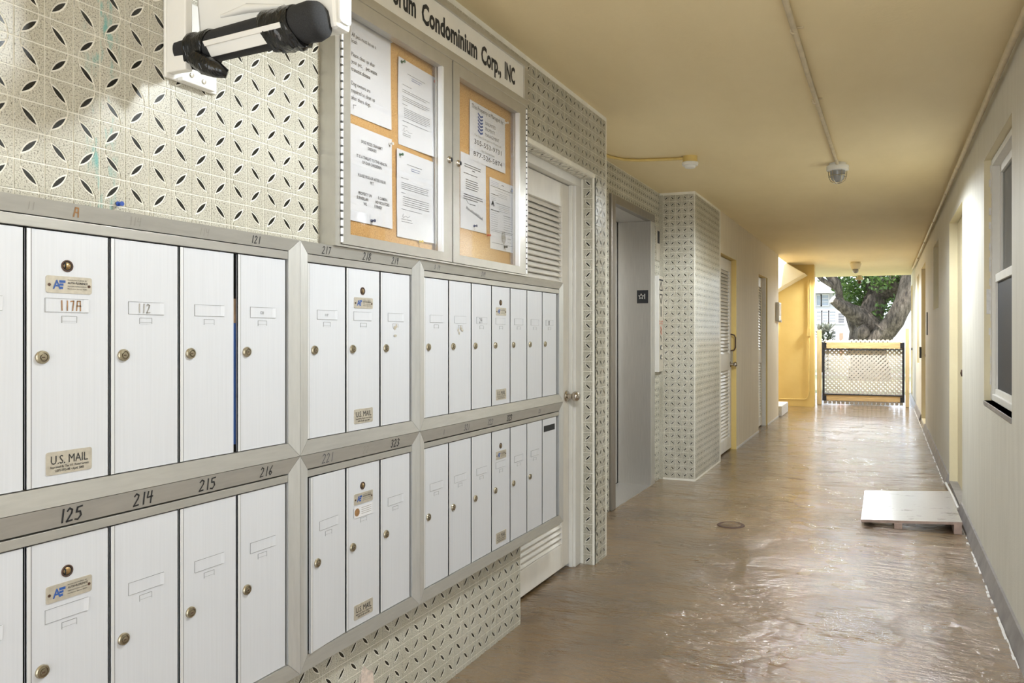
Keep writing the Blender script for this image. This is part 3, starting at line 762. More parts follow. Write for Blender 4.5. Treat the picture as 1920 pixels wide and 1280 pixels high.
def mailbox_unit(label, y0, y1, z0, z1, first, pitch, n, master, top, details, writing, header_gap=.002):
    root = thing('mailbox_unit', label, 'mailboxes', (XO, (y0+y1)/2, z0), 'aluminium mailbox units on the tiled wall')
    sd, bt = .037, .039
    O = [(y0, z0), (y1, z0), (y1, z1), (y0, z1)]; I = [(y0+sd, z0+bt), (y1-sd, z0+bt), (y1-sd, z1-top), (y0+sd, z1-top)]
    e = .0006
    nm = ('bottom_trim', 'side_trim', 'top_trim', 'side_trim')
    trims = []
    for k in range(4):
        a, c = O[k], O[(k+1) % 4]; ai, ci = I[k], I[(k+1) % 4]; xb = -1.5295
        # shrink a hair so the mitres read as joints
        def sh(p, q): 
            L = math.hypot(q[0]-p[0], q[1]-p[1]); return (p[0]+(q[0]-p[0])/L*e, p[1]+(q[1]-p[1])/L*e)
        a2, c2 = sh(a, c), sh(c, a); ai2, ci2 = sh(ai, ci), sh(ci, ai)
        cy, cz = (y0+y1)/2, (z0+z1)/2
        ins = lambda p: (p[0]+(e if p[0] < cy else -e), p[1]+(e if p[1] < cz else -e))
        a2, c2 = ins(a2), ins(c2)
        v = [(xb, *a2), (xb, *c2), (xb, *ci2), (xb, *ai2), (XO, *a2), (XO, *c2), (XI, *ci2), (XI, *ai2)]
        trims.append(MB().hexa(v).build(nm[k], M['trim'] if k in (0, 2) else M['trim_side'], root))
    ti = z1-top; dt = ti-.024; db = z0+bt
    hd = MB().box(-1.5295, XI-.001, y0+sd+.001, y1-sd-.001, dt+.001, ti-header_gap).build('header_strip', M['trim'], root, bevel=.001)
    MB().box(-1.5295, -1.506, y0+sd-.01, y1-sd+.01, z0+bt-.01, z1-top+.01).build('body', M['black'], root)
    for i in range(n):
        ya = first+i*pitch
        mailbox_door(root, ya, ya+pitch, db, dt, i == master, details.get(i, {}))
    if writing:
        fw = lambda u, v: (XI+(XO-XI)*(v-ti)/(z1-ti)+.0006, u, v)
        mats = []
        for tx, y, h, ink, w in writing:
            wb = MB(); handwrite(wb, tx, y, ti+(z1-ti-h)*.45, h, fw, w); wb.build('handwritten_number', M[ink], trims[2])
    return root
M['trim_side'] = alu('aluminium_trim_lit', (.62, .615, .595), .34, .5, (1, 3, .4), .05)  # same aluminium, colour lightened for upright trims that catch more light
ZT, ZM, ZB = 1.558, .971, .378
YA, YB, YC, YD = .436, 1.707, 2.293, 3.571
mailbox_unit('wide mailbox unit at the left edge, upper row, reading 117A', YA, YB, ZM, ZT, .476, .170, 7, 3, .032,
             {3: dict(text=('117A', 'hand'), ink='inkbrown'), 4: dict(text=('112', 'hand'), ink='inkfaint'), 5: dict(gap=1), 6: dict(text=('121', 'print'))},
             [('11', .985, .014, 'inkfaint', .0012), ('A', 1.075, .017, 'inkbrown', .003), ('114', 1.195, .017, 'inkfaint', .0016), ('114', 1.375, .017, 'inkfaint', .0014), ('121', 1.535, .018, 'ink', .0022)])
mailbox_unit('wide mailbox unit at the left edge, lower row, numbered 125 to 216', YA, YB, ZB, ZM, .476, .170, 7, 3, .041, {},
             [('125', 1.045, .026, 'ink', .0036), ('214', 1.205, .026, 'ink', .0034), ('215', 1.375, .026, 'ink', .0034), ('216', 1.565, .024, 'ink', .0026)], .004)
mailbox_unit('three-door mailbox unit, upper row, numbered 217 and 218', YB, YC, ZM, ZT, 1.7455, .1685, 3, 1, .032,
             {0: dict(text=('117', 'print')), 2: dict(tape=2)},
             [('217', 1.80, .020, 'ink', .0022), ('218', 1.985, .022, 'ink', .0026), ('219', 2.135, .020, 'ink', .0022)])
mailbox_unit('three-door mailbox unit, lower row, left door bent open', YB, YC, ZB, ZM, 1.7455, .1685, 3, 1, .041,
             {0: dict(ajar=4.0), 1: dict(tape=3)},
             [('221', 1.80, .026, 'inkgrey', .0028), ('22', 1.985, .022, 'inkfaint', .0020), ('323', 2.13, .024, 'ink', .0034)], .004)
mailbox_unit('seven-door mailbox unit overlapping the louvred door, upper row', YC, YD, ZM, ZT, 2.332, .1683, 7, 3, .032,
             {1: dict(tape=1), 2: dict(text=('24', 'hand'), ink='inkgrey'), 6: dict(text=('18', 'hand'))},
             [('3 19', 2.39, .015, 'inkgrey', .0018), ('319', 2.735, .018, 'inkgrey', .0024)], .003)
mailbox_unit('seven-door mailbox unit overlapping the louvred door, lower row with letter slot', YC, YD, ZB, ZM, 2.332, .1683, 7, 3, .041,
             {6: dict(nolock=True)},
             [('1', 2.45, .018, 'inkgrey', .0026), ('321', 2.60, .022, 'inkgrey', .0026), ('322', 2.79, .022, 'inkgrey', .0026), ('323', 2.96, .024, 'ink', .0046), ('121', 3.28, .016, 'inkgrey', .0024)], .005)

o = MB().box(-1.5055, -1.5015, 1.484, 1.5035, 1.03, 1.33, 0).box(-1.5055, -1.5012, 1.484, 1.5035, 1.33, 1.39, 1).build('envelope', [M['inkblue'], M['mailcolor']])
tag(o, 'coloured mail showing through the gap left of the mailbox numbered 121', 'mail')

# ------------------------------------------------------------------ notice cabinet
XF, XK = -1.475, -1.516
cab = thing('notice_cabinet', 'aluminium two-door notice cabinet with cork back and white sign header', 'notice board', (XL, 2.494, 1.556))
a, c, d, e = 1.843, 3.145, 1.5585, 2.503
MB().box(XL, XF, a, a+.004, d, e).build('side_panel', M['case'], cab); MB().box(XL, XF, c-.004, c, d, e).build('side_panel', M['case'], cab)
MB().box(XL, XF, a+.004, c-.004, e-.006, e).build('top_panel', M['case'], cab); MB().box(XL, XF, a+.004, c-.004, d, d+.006).build('bottom_panel', M['case'], cab)
MB().box(XL+.002, XK, a+.004, c-.004, d+.006, e-.006).build('corkboard', M['cork'], cab)
hd = MB().box(XK, XF+.002, a+.004, c-.004, 2.305, 2.335).box(XK, XF+.002, a+.004, c-.004, 2.478, e-.004).box(XK, XF+.002, c-.04, c-.004, 2.335, 2.478).box(XK, XF+.002, a+.004, a+.04, 2.335, 2.478)
hd = hd.build('header_frame', M['case'], cab, bevel=.002)
sp = MB().box(XF-.01, XF-.004, a+.04, c-.04, 2.335, 2.478).build('sign_panel', M['white'], cab)
sl = MB()
for tx, ya_, yb_ in (('orum', 2.128, 2.263), ('Condominium', 2.298, 2.689), ('Corp.,', 2.721, 2.892), ('INC', 2.925, 3.021)):
    sl.text(tx, ya_, 2.372, .068, wallplane(XF-.0032), width=yb_-ya_, bold=.035)
sl.build('sign_lettering', M['ink'], sp)
MB().box(XK, XF-.001, a+.004, a+.026, d+.006, 2.305).build('hinge_stile', M['case'], cab); MB().box(XK, XF-.001, c-.026, c-.004, d+.006, 2.305).build('hinge_stile', M['case'], cab)
for k, (o0, o1, g0, g1, lk) in enumerate(((1.872, 2.489, 1.908, 2.419, 2.466), (2.497, 3.117, 2.543, 3.046, 2.530))):
    z0_, z1_, gz0, gz1 = 1.566, 2.303, 1.597, 2.258
    b = MB(); xa, xb_ = XF-.026, XF+.003
    b.box(xa, xb_, o0, g0, z0_, z1_).box(xa, xb_, g1, o1, z0_, z1_).box(xa, xb_, g0, g1, z0_, gz0).box(xa, xb_, g0, g1, gz1, z1_)
    dr = b.build('cabinet_door', M['case'], cab)
    MB().box(XF-.016, XF-.013, g0, g1, gz0, gz1).build('glass_pane', M['glass'], dr)
    b = MB(); e_ = .006   # pale strip put in for the highlight on the inner frame edge
    b.box(XF-.013, XF+.0045, g1-.001, g1+.010, gz0, gz1)
    b.build('edge_highlight', M['bead'], dr)
    MB().lathe((XF+.003, lk, 1.934), (1, 0, 0), [(0, .0125), (.004, .0125), (.006, .010), (.012, .008), (.013, .004, 1), (.0125, 0, 1)], 16).build('lock', [M['chrome'], M['ink']], dr, smooth=True)
    yh = o0-.003 if k == 0 else o1+.006
    hb = MB(); zz = 1.57
    while zz < 2.29:
        hb.tube([(XF+.003, yh, zz), (XF+.003, yh, zz+.017)], .0045, 8, 0); hb.tube([(XF+.003, yh, zz+.018), (XF+.003, yh, zz+.0225)], .0032, 8, 1); zz += .0235
    hb.build('piano_hinge', [M['bead'], M['darkgrey']], dr)

# notices pinned inside
def notice(label, y0, z0, w, h, lean=0., curl=.0, order=0, layout=None, skew=0.):
    X = XK+.002+order*.0012
    def surf(u, v):       # u, v in metres from the lower left corner
        cu = curl*((u/w)**2*(1-v/h)**2+.5*(v/h)**3*(1-u/w)**2)
        return (X+cu, y0+u+lean*(v-h/2), z0+v+skew*u)
    b = MB(); nx, nz = 6, 8
    for j in range(nz+1):
        for i in range(nx+1): b.v.append(surf(w*i/nx, h*j/nz))
    for j in range(nz):
        for i in range(nx):
            q = j*(nx+1)+i; b.f.append((q, q+1, q+nx+2, q+nx+1)); b.m.append(0)
    o = b.build('notice_sheet', M['paper'], pivot=surf(w/2, 0)); tag(o, label, 'notice', 'notices pinned in the cabinet')
    t = MB(); fn = lambda u, v: (lambda p: (p[0]+.0007, p[1], p[2]))(surf(u, v))
    layout(t, fn, w, h)
    t.build('print', [M['ink'], M['inkgrey'], M['inkblue'], M['inkfaint']], o)
    return o
def lines(t, fn, x0, x1, v, n, dv, th=.0016, mi=1, ragged=.15, words=True):
    for k in range(n):
        u = x0; end = x1-random.random()*ragged*(x1-x0)*(1 if k == n-1 else .25)
        while u < end-.003:
            L = min(random.uniform(.006, .02), end-u)
            t.stroke([(u, v), (u+L*.5, v), (u+L, v)], th, fn, mi); u += L+.0022
        v -= dv
def lay_pets(t, fn, w, h):
    rows = (('All pets must be on a', .238, 0), ('leash', .219, 0), ('Please clean up after', .178, 0), ('your pet,', .156, 0), ('transmit disease', .133, 1), ('Dog owners are', .090, 0), ('required to clean up', .068, 0), ('after there dogs.', .046, 0))
    for s_, v, bd in rows: t.text(s_, .014, v, .0125, fn, ws=.80, bold=.012 if bd else .0, mi=0)
    t.text('pet waste', .085, .156, .0125, fn, ws=.82, bold=.012, mi=0)
    t.stroke([(.022, .030), (.036, .032)], .002, fn, 1); t.stroke([(.024, .030), (.023, .018)], .002, fn, 1)
def lay_dog(t, fn, w, h):
    for s_, v in (('DOG FECES TRANSMIT', .246), ('DISEASE!!', .231), ('IT IS A THREAT TO THE HEALTH', .198), ('OF OUR CHILDEREN.', .183), ('PLEASE PICK-UP AFTER YOUR', .140), ('PET.', .125)):
        t.text(s_, w*.52, v, .0095, fn, ws=.80, align='C', bold=.018, mi=1)
    for s_, v, cx in (('PROPERTY UN', .085, .36), ('R CAMERA', .085, .77), ('SURVEILLAN', .070, .30), ('ND VIOLATORS', .070, .76), ('WIL', .055, .36), ('E FINED!', .055, .66)):
        t.text(s_, w*cx, v, .0095, fn, ws=.76, align='C', bold=.018, mi=1)
def lay_letter(t, fn, w, h):
    lines(t, fn, .055, .170, .248, 1, .01, mi=1); lines(t, fn, .080, .145, .240, 2, .007, mi=2)
    lines(t, fn, .025, .085, .205, 1, .01); lines(t, fn, .025, .195, .188, 2, .0065); lines(t, fn, .025, .195, .166, 3, .0062); lines(t, fn, .025, .06, .140, 1, .01)
    lines(t, fn, .035, .195, .128, 6, .0060); lines(t, fn, .025, .195, .084, 1, .01); lines(t, fn, .025, .055, .068, 1, .01)
    t.stroke([(.025, .050), (.035, .062), (.033, .048), (.05, .056), (.06, .05), (.08, .052)], .0009, fn, 0); lines(t, fn, .025, .075, .042, 2, .006)
def lay_letter2(t, fn, w, h):
    lines(t, fn, .060, .165, .250, 1, .01, mi=0, th=.0015); lines(t, fn, .085, .140, .240, 2, .007, mi=2)
    lines(t, fn, .025, .07, .200, 1, .01); lines(t, fn, .025, .195, .184, 4, .0065); lines(t, fn, .025, .05, .150, 1, .01)
    lines(t, fn, .035, .195, .138, 5, .0072); lines(t, fn, .025, .165, .095, 1, .01)
    t.stroke([(.028, .068), (.036, .080), (.034, .066), (.05, .074), (.06, .07), (.075, .076)], .0009, fn, 0); lines(t, fn, .025, .09, .062, 2, .008)
def lay_mgmt(t, fn, w, h):
    t.text('This Property is Managed by:', w*.5, h*.885, .0165, fn, align='C', width=w*.90, mi=0)
    for k in range(6):
        v = h*.50+k*h*.057; t.stroke([(w*.22, v+.012), (w*.29, v+.002), (w*.345, v+.008)], .0075, fn, 2)
    for s_, v in (('UNLIMITED', .71), ('PROPERTY', .61), ('MANAGEMENT', .51)): t.text(s_, w*.42, h*v, .0135, fn, ws=.92, mi=1)
    t.text('For Non Emergencies Please call', w*.5, h*.43, .009, fn, align='C', width=w*.74, mi=3)
    t.text('305-553-9731', w*.5, h*.295, .0195, fn, align='C', width=w*.76, mi=0)
    t.text('for Emergencies', w*.5, h*.205, .009, fn, align='C', width=w*.36, mi=3)
    t.text('877-526-5874', w*.5, h*.085, .0195, fn, align='C', width=w*.80, mi=0)
def lay_memo(t, fn, w, h):
    for s0, s1, v, n in ((.15, .85, .86, 2), (.45, .55, .80, 1), (.12, .88, .74, 1), (.2, .7, .66, 5), (.12, .88, .46, 3), (.35, .65, .345, 1)):
        lines(t, fn, w*s0, w*s1, h*v, n, .0085, th=.0032, mi=1, ragged=.3)
    t.stroke([(w*.22, h*.39), (w*.30, h*.345)], .0018, fn, 0)
    for k in range(16): t.stroke([(w*(.22+.04*k), h*(.27-.006*k)), (w*(.24+.04*k), h*(.29-.006*k+.02*random.random())), (w*(.25+.04*k), h*(.265-.006*k))], .0022, fn, 1)
def lay_form(t, fn, w, h):
    lines(t, fn, w*.06, w*.35, h*.955, 3, .007, mi=2, th=.001); lines(t, fn, w*.47, w*.56, h*.945, 1, .01, mi=0, th=.003)
    t.stroke([(w*.04, h*.885), (w*.96, h*.885)], .0018, fn, 0)
    for cu, cv in ((.88, .92), (.12, .635)): t.stroke([(w*cu-.01, h*cv-.004), (w*cu, h*cv+.010), (w*cu+.009, h*cv-.006)], .009, fn, 0)
    lines(t, fn, w*.2, w*.85, h*.845, 1, .01, th=.001); lines(t, fn, w*.32, w*.68, h*.81, 3, .007, th=.001); lines(t, fn, w*.05, w*.36, h*.775, 1, .01, mi=0, th=.0026)
    lines(t, fn, w*.05, w*.25, h*.745, 3, .007, th=.001); lines(t, fn, w*.22, w*.9, h*.665, 1, .01, th=.0012); lines(t, fn, w*.35, w*.75, h*.635, 4, .007, th=.001)
    lines(t, fn, w*.05, w*.36, h*.55, 1, .01, mi=0, th=.0026); lines(t, fn, w*.05, w*.30, h*.515, 8, .009, th=.001); lines(t, fn, w*.52, w*.9, h*.515, 1, .009, mi=0, th=.0018)
    lines(t, fn, w*.52, w*.85, h*.485, 7, .010, th=.001); lines(t, fn, w*.04, w*.95, h*.275, 2, .006, th=.0012)
    for r in (.024, .018, .011, .005):
        t.stroke([(w*.50+r*.72*math.cos(k*math.pi/8), h*.195+r*math.sin(k*math.pi/8)) for k in range(17)], .0035, fn, 3)
    lines(t, fn, w*.66, w*.8, h*.19, 2, .015, th=.001); t.stroke([(w*.06, h*.09), (w*.95, h*.09)], .0015, fn, 1)
notice('white notice about pets on a leash, top left of the cabinet', 1.952, 1.972, .217, .297, 0, .004, 0, lay_pets)
notice('typed letter with green and red pins, top of the left cabinet door', 2.210, 1.938, .240, .290, -.02, .010, 0, lay_letter)
notice('white notice about dog mess in capitals, bottom left of the cabinet', 1.952, 1.649, .222, .294, 0, .003, 1, lay_dog)
notice('typed letter with dark green pin, bottom of the left cabinet door', 2.200, 1.628, .232, .292, -.02, .006, 2, lay_letter2)
notice('property management notice with blue chevron logo and phone numbers', 2.688, 1.988, .305, .232, 0, .002, 2, lay_mgmt)
notice('narrow white memo with handwritten note, left of the right cabinet door', 2.620, 1.711, .205, .292, 0, .003, 0, lay_memo)
notice('printed form with round grey seal, lower right in the cabinet', 2.858, 1.657, .238, .292, -.04, .006, 0, lay_form)
def push_pin(col, y, z, label, X=XK+.006, dz=0., dy=.0):
    ax = Vector((1, dy, dz)).normalized()
    b = MB().lathe((X, y, z), ax, [(-.004, .0006), (0, .0006), (0, .0055), (.0015, .0055), (.003, .0028), (.009, .0026), (.0105, .005), (.0125, .005), (.0127, 0)], 10)
    o = b.build('push_pin', M[col], smooth=True); tag(o, label, 'push pin', 'push pins'); return o
for col, y, z, lb in (('green_pin', 2.226, 2.215, 'green push pin in the corner of the upper typed letter'), ('red_pin', 2.432, 2.212, 'pink red push pin in the corner of the upper typed letter'),
                      ('green_pin', 2.215, 1.902, 'dark green push pin in the lower typed letter'), ('blue_pin', 2.062, 1.660, 'dark push pin at the foot of the dog mess notice'),
                      ('white_pin', 2.166, 2.262, 'white push pin at the corner of the leash notice'), ('white_pin', 2.160, 1.925, 'grey white push pin at the top of the dog mess notice'),
                      ('blue_pin', 2.722, 1.730, 'dark push pin at the foot of the handwritten memo'), ('red_pin', 2.835, 1.707, 'orange red push pin by the corner of the handwritten memo'),
                      ('ink', 2.985, 1.675, 'black push pin at the foot of the printed form'), ('blueb_pin', 3.058, 1.925, 'blue push pin at the top of the printed form'),
                      ('yellow_pin', 2.335, 1.625, 'yellow push pin at the foot of the lower typed letter'), ('white_pin', 2.995, 2.205, 'cream push pin at the corner of the property management notice')):
    push_pin(col, y, z, lb)
push_pin('blueb_pin', 1.203, 1.580, 'blue push pin stuck in the tiles just above the mailboxes', XL+.0035)
pb = MB(); cy, cz = 2.06, .165; pts = []
for k in range(14):
    a_ = 2*math.pi*k/14; r = .5+random.uniform(-.12, .12); pts.append((cy+.085*r*math.cos(a_), cz+.16*r*math.sin(a_)))
n = len(pts); pb.add([(XL+.0045+random.uniform(0, .002), y, z) for y, z in pts]+[(XL+.008, cy, cz)], [(i, (i+1) % n, n) for i in range(n)]); pb.add([(XL+.0045, y, z) for y, z in pts]+[(XL, y, z) for y, z in pts], [(i, n+i, n+(i+1) % n, (i+1) % n) for i in range(n)])
tag(pb.build('plaster_patch', M['plaster']), 'rough pinkish plaster patch low on the tiles under the mailboxes', 'patch')

# ------------------------------------------------------------------ white wall box with a foam-padded edge
box = thing('wall_box', 'white wall-mounted box with a black foam padded edge held by tape', 'wall box', (XL, 1.42, 1.93))
v = [(XL+.06, 1.362, 1.955), (-1.085, 1.362, 1.955), (-1.085, 1.41, 1.955), (XL+.06, 1.41, 1.955), (XL+.06, 1.325, 2.34), (-1.085, 1.325, 2.34), (-1.085, 1.41, 2.34), (XL+.06, 1.41, 2.34)]
MB().hexa(v).build('housing', M['gloss_white'], box, bevel=.010)
b = MB(); plate_round(b, 1.366, 1.404, 1.968, 2.30, -1.0855, -1.081, .010); b.build('raised_cover', M['gloss_white'], box)
for k in range(3): MB().tube([(-1.40+.03*k, 1.357-.005*k, 2.02+.05*k), (-1.32+.02*k, 1.352-.005*k, 2.025+.05*k), (-1.22+.02*k, 1.356-.005*k, 2.015+.05*k)], [.004, .010, .005], 10).build('moulded_rib', M['gloss_white'], box, smooth=True)
MB().box(XL+.0025, XL+.012, 1.315, 1.46, 1.885, 2.08).box(XL+.012, XL+.07, 1.315, 1.335, 1.895, 2.07).build('wall_bracket', M['white'], box, bevel=.003)
MB().box(XL+.012, XL+.028, 1.345, 1.44, 1.885, 1.893).build('bracket_lip', M['white'], box, bevel=.002)
for q in ((1.385, 1.91), (1.42, 1.905)): MB().lathe((XL+.012, q[0], q[1]), (1, 0, 0), [(0, .006), (.003, .005), (.004, 0)], 10).build('screw', M['plate'], box)
ax0, ax1 = Vector((-1.50, 1.342, 1.943)), Vector((-1.10, 1.342, 1.966))
b = MB(); pth = [ax0.lerp(ax1, t_) for t_ in (0, .01, .15, .4, .65, .85, .93, .97, .99, 1.0)]
b.tube(pth, [.022, .031, .033, .0345, .036, .040, .042, .038, .029, .012], 24)
foam = b.build('foam_sleeve', M['foam'], box, smooth=True)
b = MB(); p0, p1 = ax0.lerp(ax1, .27), ax0.lerp(ax1, .80)
dn = Vector((0, -.80, -.60)); side = Vector((0, .60, -.80))
q = []
for p, k in ((p0, .0385), (p1, .0400)):
    for s_ in (-.5, .5): q.append(p+dn*k+side*(.026*s_+.002))
qq = [p-dn*.03 for p in q]
b.hexa([qq[0], qq[2], qq[3], qq[1], q[0], q[2], q[3], q[1]]); b.build('exposed_strip', M['gloss_white'], box, bevel=.002)
b = MB().hexa([q[0]+side*-.010, q[2]+side*-.010, q[2]+side*.001, q[0]+side*.001, q[0]+side*-.010+dn*.003, q[2]+side*-.010+dn*.003, q[2]+side*.001+dn*.003, q[0]+side*.001+dn*.003]); b.build('exposed_lip', M['white'], box, bevel=.001)
for t0, t1, rr, tw in ((.10, .24, .0360, .3), (.64, .84, .0425, -.5)):
    b = MB(); N = 9; pp = []; R_ = []
    for k in range(N):
        t_ = t0+(t1-t0)*k/(N-1); pp.append(ax0.lerp(ax1, t_)+Vector((0, 0, random.uniform(-.001, .001)))); R_.append(rr+random.uniform(-.0015, .0025))
    b.tube(pp, R_, 28)
    # crumpled loose tape below
    b.v = [(x+tw*(z-1.95)*.9*(1 if z < 1.95 else .4), y+random.uniform(-.001, .001), z-(random.uniform(0, .010) if z < 1.93 else 0)) for x, y, z in b.v]
    b.build('tape_wrap', M['tape'], box, smooth=True)
b = MB(); pts_ = [(-1.43, 1.31, 1.915), (-1.40, 1.315, 1.895), (-1.375, 1.32, 1.885), (-1.36, 1.335, 1.878)]
b.tube(pts_, [.018, .022, .019, .010], 9); b.build('loose_tape', M['tape'], box, smooth=True)

# ------------------------------------------------------------------ conduits and ceiling fittings
def clip(parent, p, r, ax):
    b = MB().tube([Vector(p)-Vector(ax)*.008, Vector(p)+Vector(ax)*.008], r, 10); b.build('clip', M['conduit'], parent, smooth=True)
cdt = thing('ceiling_conduit', 'tan painted conduit along the middle of the ceiling to the caged lamp', 'conduit', (-.35, 4.0, CZ-.03))
MB().tube([(-.36, .3, CZ-.014), (-.355, 2.0, CZ-.014), (-.345, 4.2, CZ-.014), (-.325, 6.05, CZ-.014)], .013, 10).build('pipe', M['conduit'], cdt, smooth=True)
for y in (2.66, 2.72, 3.35, 4.4): 
    clip(cdt, (-.352, y, CZ-.014), .0155, (0, 1, 0)); MB().box(-.345, -.312, y-.006, y+.006, CZ-.006, CZ-.001).build('strap', M['conduit'], cdt)
cr = thing('wall_conduit', 'tan painted conduit running along the top of the right wall', 'conduit', (.50, 9, CZ-.05))
MB().tube([(.495, 1.0, 2.515), (.497, 6, 2.52), (.50, 12, 2.53), (.50, 15.9, 2.535)], .0155, 10).build('pipe', M['conduit'], cr, smooth=True)
for y in (4.2, 5.8, 7.4, 9.2, 11.2, 13.4): clip(cr, (.498, y, 2.522), .0185, (0, 1, 0))
lamp = thing('caged_lamp', 'round grey ceiling lamp with wire cage and frosted glass', 'lamp', (-.325, 6.12, CZ-.15))
c0 = (-.325, 6.12, CZ)
MB().lathe(c0, (0, 0, -1), [(0, .062), (.018, .064), (.020, .080), (.052, .080), (.056, .072), (.058, 0)], 24).build('base', M['gloss_white'], lamp, smooth=True)
MB().lathe(c0, (0, 0, -1), [(.056, .056), (.09, .054), (.12, .044), (.135, .028), (.140, 0)], 18).build('globe', M['lampglass'], lamp, smooth=True)
for k in range(6):
    a_ = k*math.pi/3; cx, cy_ = math.cos(a_), math.sin(a_)
    MB().tube([(c0[0]+cx*r, c0[1]+cy_*r, CZ-h) for h, r in ((.054, .066), (.10, .063), (.13, .050), (.147, .025), (.150, .004))], .0028, 6).build('cage_wire', M['nickel'], lamp)
MB().tube([(c0[0]+.064*math.cos(k*math.pi/8), c0[1]+.064*math.sin(k*math.pi/8), CZ-.095) for k in range(17)], .0028, 6, caps=False).build('cage_ring', M['nickel'], lamp)
l2 = lamp.copy(); COL.objects.link(l2); l2.location = (-.355, 2.0, CZ-.15); l2['label'] = 'unseen copy of the caged lamp, added to brighten the near end'  # added lamp, never in view, placed to go with the near fill light
for ch in list(lamp.children):
    c2_ = ch.copy(); COL.objects.link(c2_); c2_.parent = l2
sm = thing('smoke_alarm', 'white round alarm on a yellow box, on the ceiling by the elevator', 'alarm', (-1.30, 6.15, CZ-.07))
MB().lathe((-1.30, 5.5, CZ), (0, 0, -1), [(0, .052), (.045, .052), (.046, 0)], 20).build('mounting_box', M['yellow_box'], sm, smooth=True)
MB().lathe((-1.30, 5.5, CZ), (0, 0, -1), [(.044, .058), (.052, .060), (.066, .056), (.070, .042), (.082, .036), (.086, .020), (.087, 0)], 22).build('alarm_head', M['white'], sm, smooth=True)
MB().tube([(XE+.02, 4.36, CZ-.012), (XE+.03, 4.9, CZ-.012), (-1.83, 5.25, CZ-.012), (-1.76, 5.38, CZ-.012), (-1.66, 5.44, CZ-.012), (-1.35, 5.5, CZ-.012)], .011, 8).build('feed_conduit', M['yellow_box'], sm, smooth=True)
fl = thing('jar_lamp', 'cream jar-shaped ceiling lamp near the far opening', 'lamp', (-.47, 14.5, CZ-.16))
MB().lathe((-.47, 14.5, CZ), (0, 0, -1), [(0, .085), (.02, .085), (.025, .10), (.04, .098), (.10, .075), (.125, .065)], 18).build('shade', M['cream'], fl, smooth=True)
MB().sphere((-.47, 14.5, CZ-.15), (.05, .05, .05), 12).build('bulb', M['lampglass'], fl, smooth=True)
fl = thing('rusty_lamp', 'small rusty hanging lamp at the edge of the far ceiling', 'lamp', (-.50, 17.9, CZ-.14))
MB().lathe((-.50, 17.85, CZ), (0, 0, -1), [(0, .05), (.03, .05), (.05, .085), (.085, .095), (.088, .02), (.13, .02), (.135, 0)], 14).build('shade', M['conduit'], fl, smooth=True)
MB().sphere((-.50, 17.85, CZ-.14), (.045, .045, .04), 10).build('bulb', M['rust'], fl, smooth=True)

def fill_light(name, p, watts, r=.08, col=(.88, .95, 1.0)):
    d_ = bpy.data.lights.new(name, 'SPOT'); d_.energy = watts; d_.shadow_soft_size = r; d_.color = col
    d_.spot_size = math.radians(176); d_.spot_blend = .35
    o = bpy.data.objects.new(name, d_); COL.objects.link(o); o.location = p
fill_light('caged_lamp_fill', (-.325, 6.12, CZ-.17), 50)  # fill light added under the unlit caged lamp
fill_light('near_fill', (-.355, 2.0, CZ-.17), 30)  # fill light at the added near lamp, brightens the mailboxes
fill_light('jar_lamp_fill', (-.47, 14.5, CZ-.22), 78)  # fill light added at the jar lamp to lift the far corridor

# ------------------------------------------------------------------ plywood board and floor drain
bd = thing('plywood_board', 'grey painted plywood board lying on the floor against the right kerb', 'board', (.12, 5.9, 0))
L0, R0, F0, B0 = -.150, .475, 5.66, 6.72
def bz(x): return .024+.042*(x-L0)/(R0-L0)
v = [(L0, F0, bz(L0)), (R0, F0-.03, bz(R0)), (R0, B0, bz(R0)), (L0, B0, bz(L0))]
MB().hexa(v+[(x, y, z+.017) for x, y, z in v]).build('panel', M['board'], bd, bevel=.002)
e = .002
MB().hexa([(L0, F0-e, bz(L0)-.001), (R0, F0-.03-e, bz(R0)-.001), (R0, F0-.03, bz(R0)), (L0, F0, bz(L0)), (L0, F0-e, bz(L0)+.016), (R0, F0-.03-e, bz(R0)+.016), (R0, F0-.03, bz(R0)+.016), (L0, F0, bz(L0)+.016)]).build('front_edge', M['board_edge'], bd)
for x0_, x1_, F1 in ((L0+.02, L0+.07, F0+.3), (.062, .112, F0-.02), (.425, .473, F0-.03)):
    MB().hexa([(x0_, F1, 0), (x1_, F1, 0), (x1_, B0-.02, 0), (x0_, B0-.02, 0), (x0_, F1, bz(x0_)), (x1_, F1, bz(x1_)), (x1_, B0-.02, bz(x1_)), (x0_, B0-.02, bz(x0_))]).build('batten', M['board_edge'], bd, bevel=.002)
dr = thing('floor_drain', 'round metal floor drain sunk in the brown floor', 'drain', (-.98, 5.35, 0))
MB().lathe((-.98, 5.35, 0), (0, 0, 1), [(0, .095), (.004, .092), (.005, .078), (.002, .074), (.002, 0)], 24).build('rim', M['rust'], dr, smooth=True)
for k in range(-3, 4): 
    hw = math.sqrt(.07**2-(k*.02)**2); MB().box(-.98-hw, -.98+hw, 5.35+k*.02-.005, 5.35+k*.02+.005, .001, .005).build('grate_bar', M['floor'], dr)
b = MB().tube([(.500, 7.48, .012), (.507, 7.0, .014), (.510, 6.8, .014), (.512, 6.4, .012)], .011, 7)
tag(b.build('paint_roll', M['flake'], smooth=True), 'white flaking strip lying along the kerb beside the plywood board', 'strip')

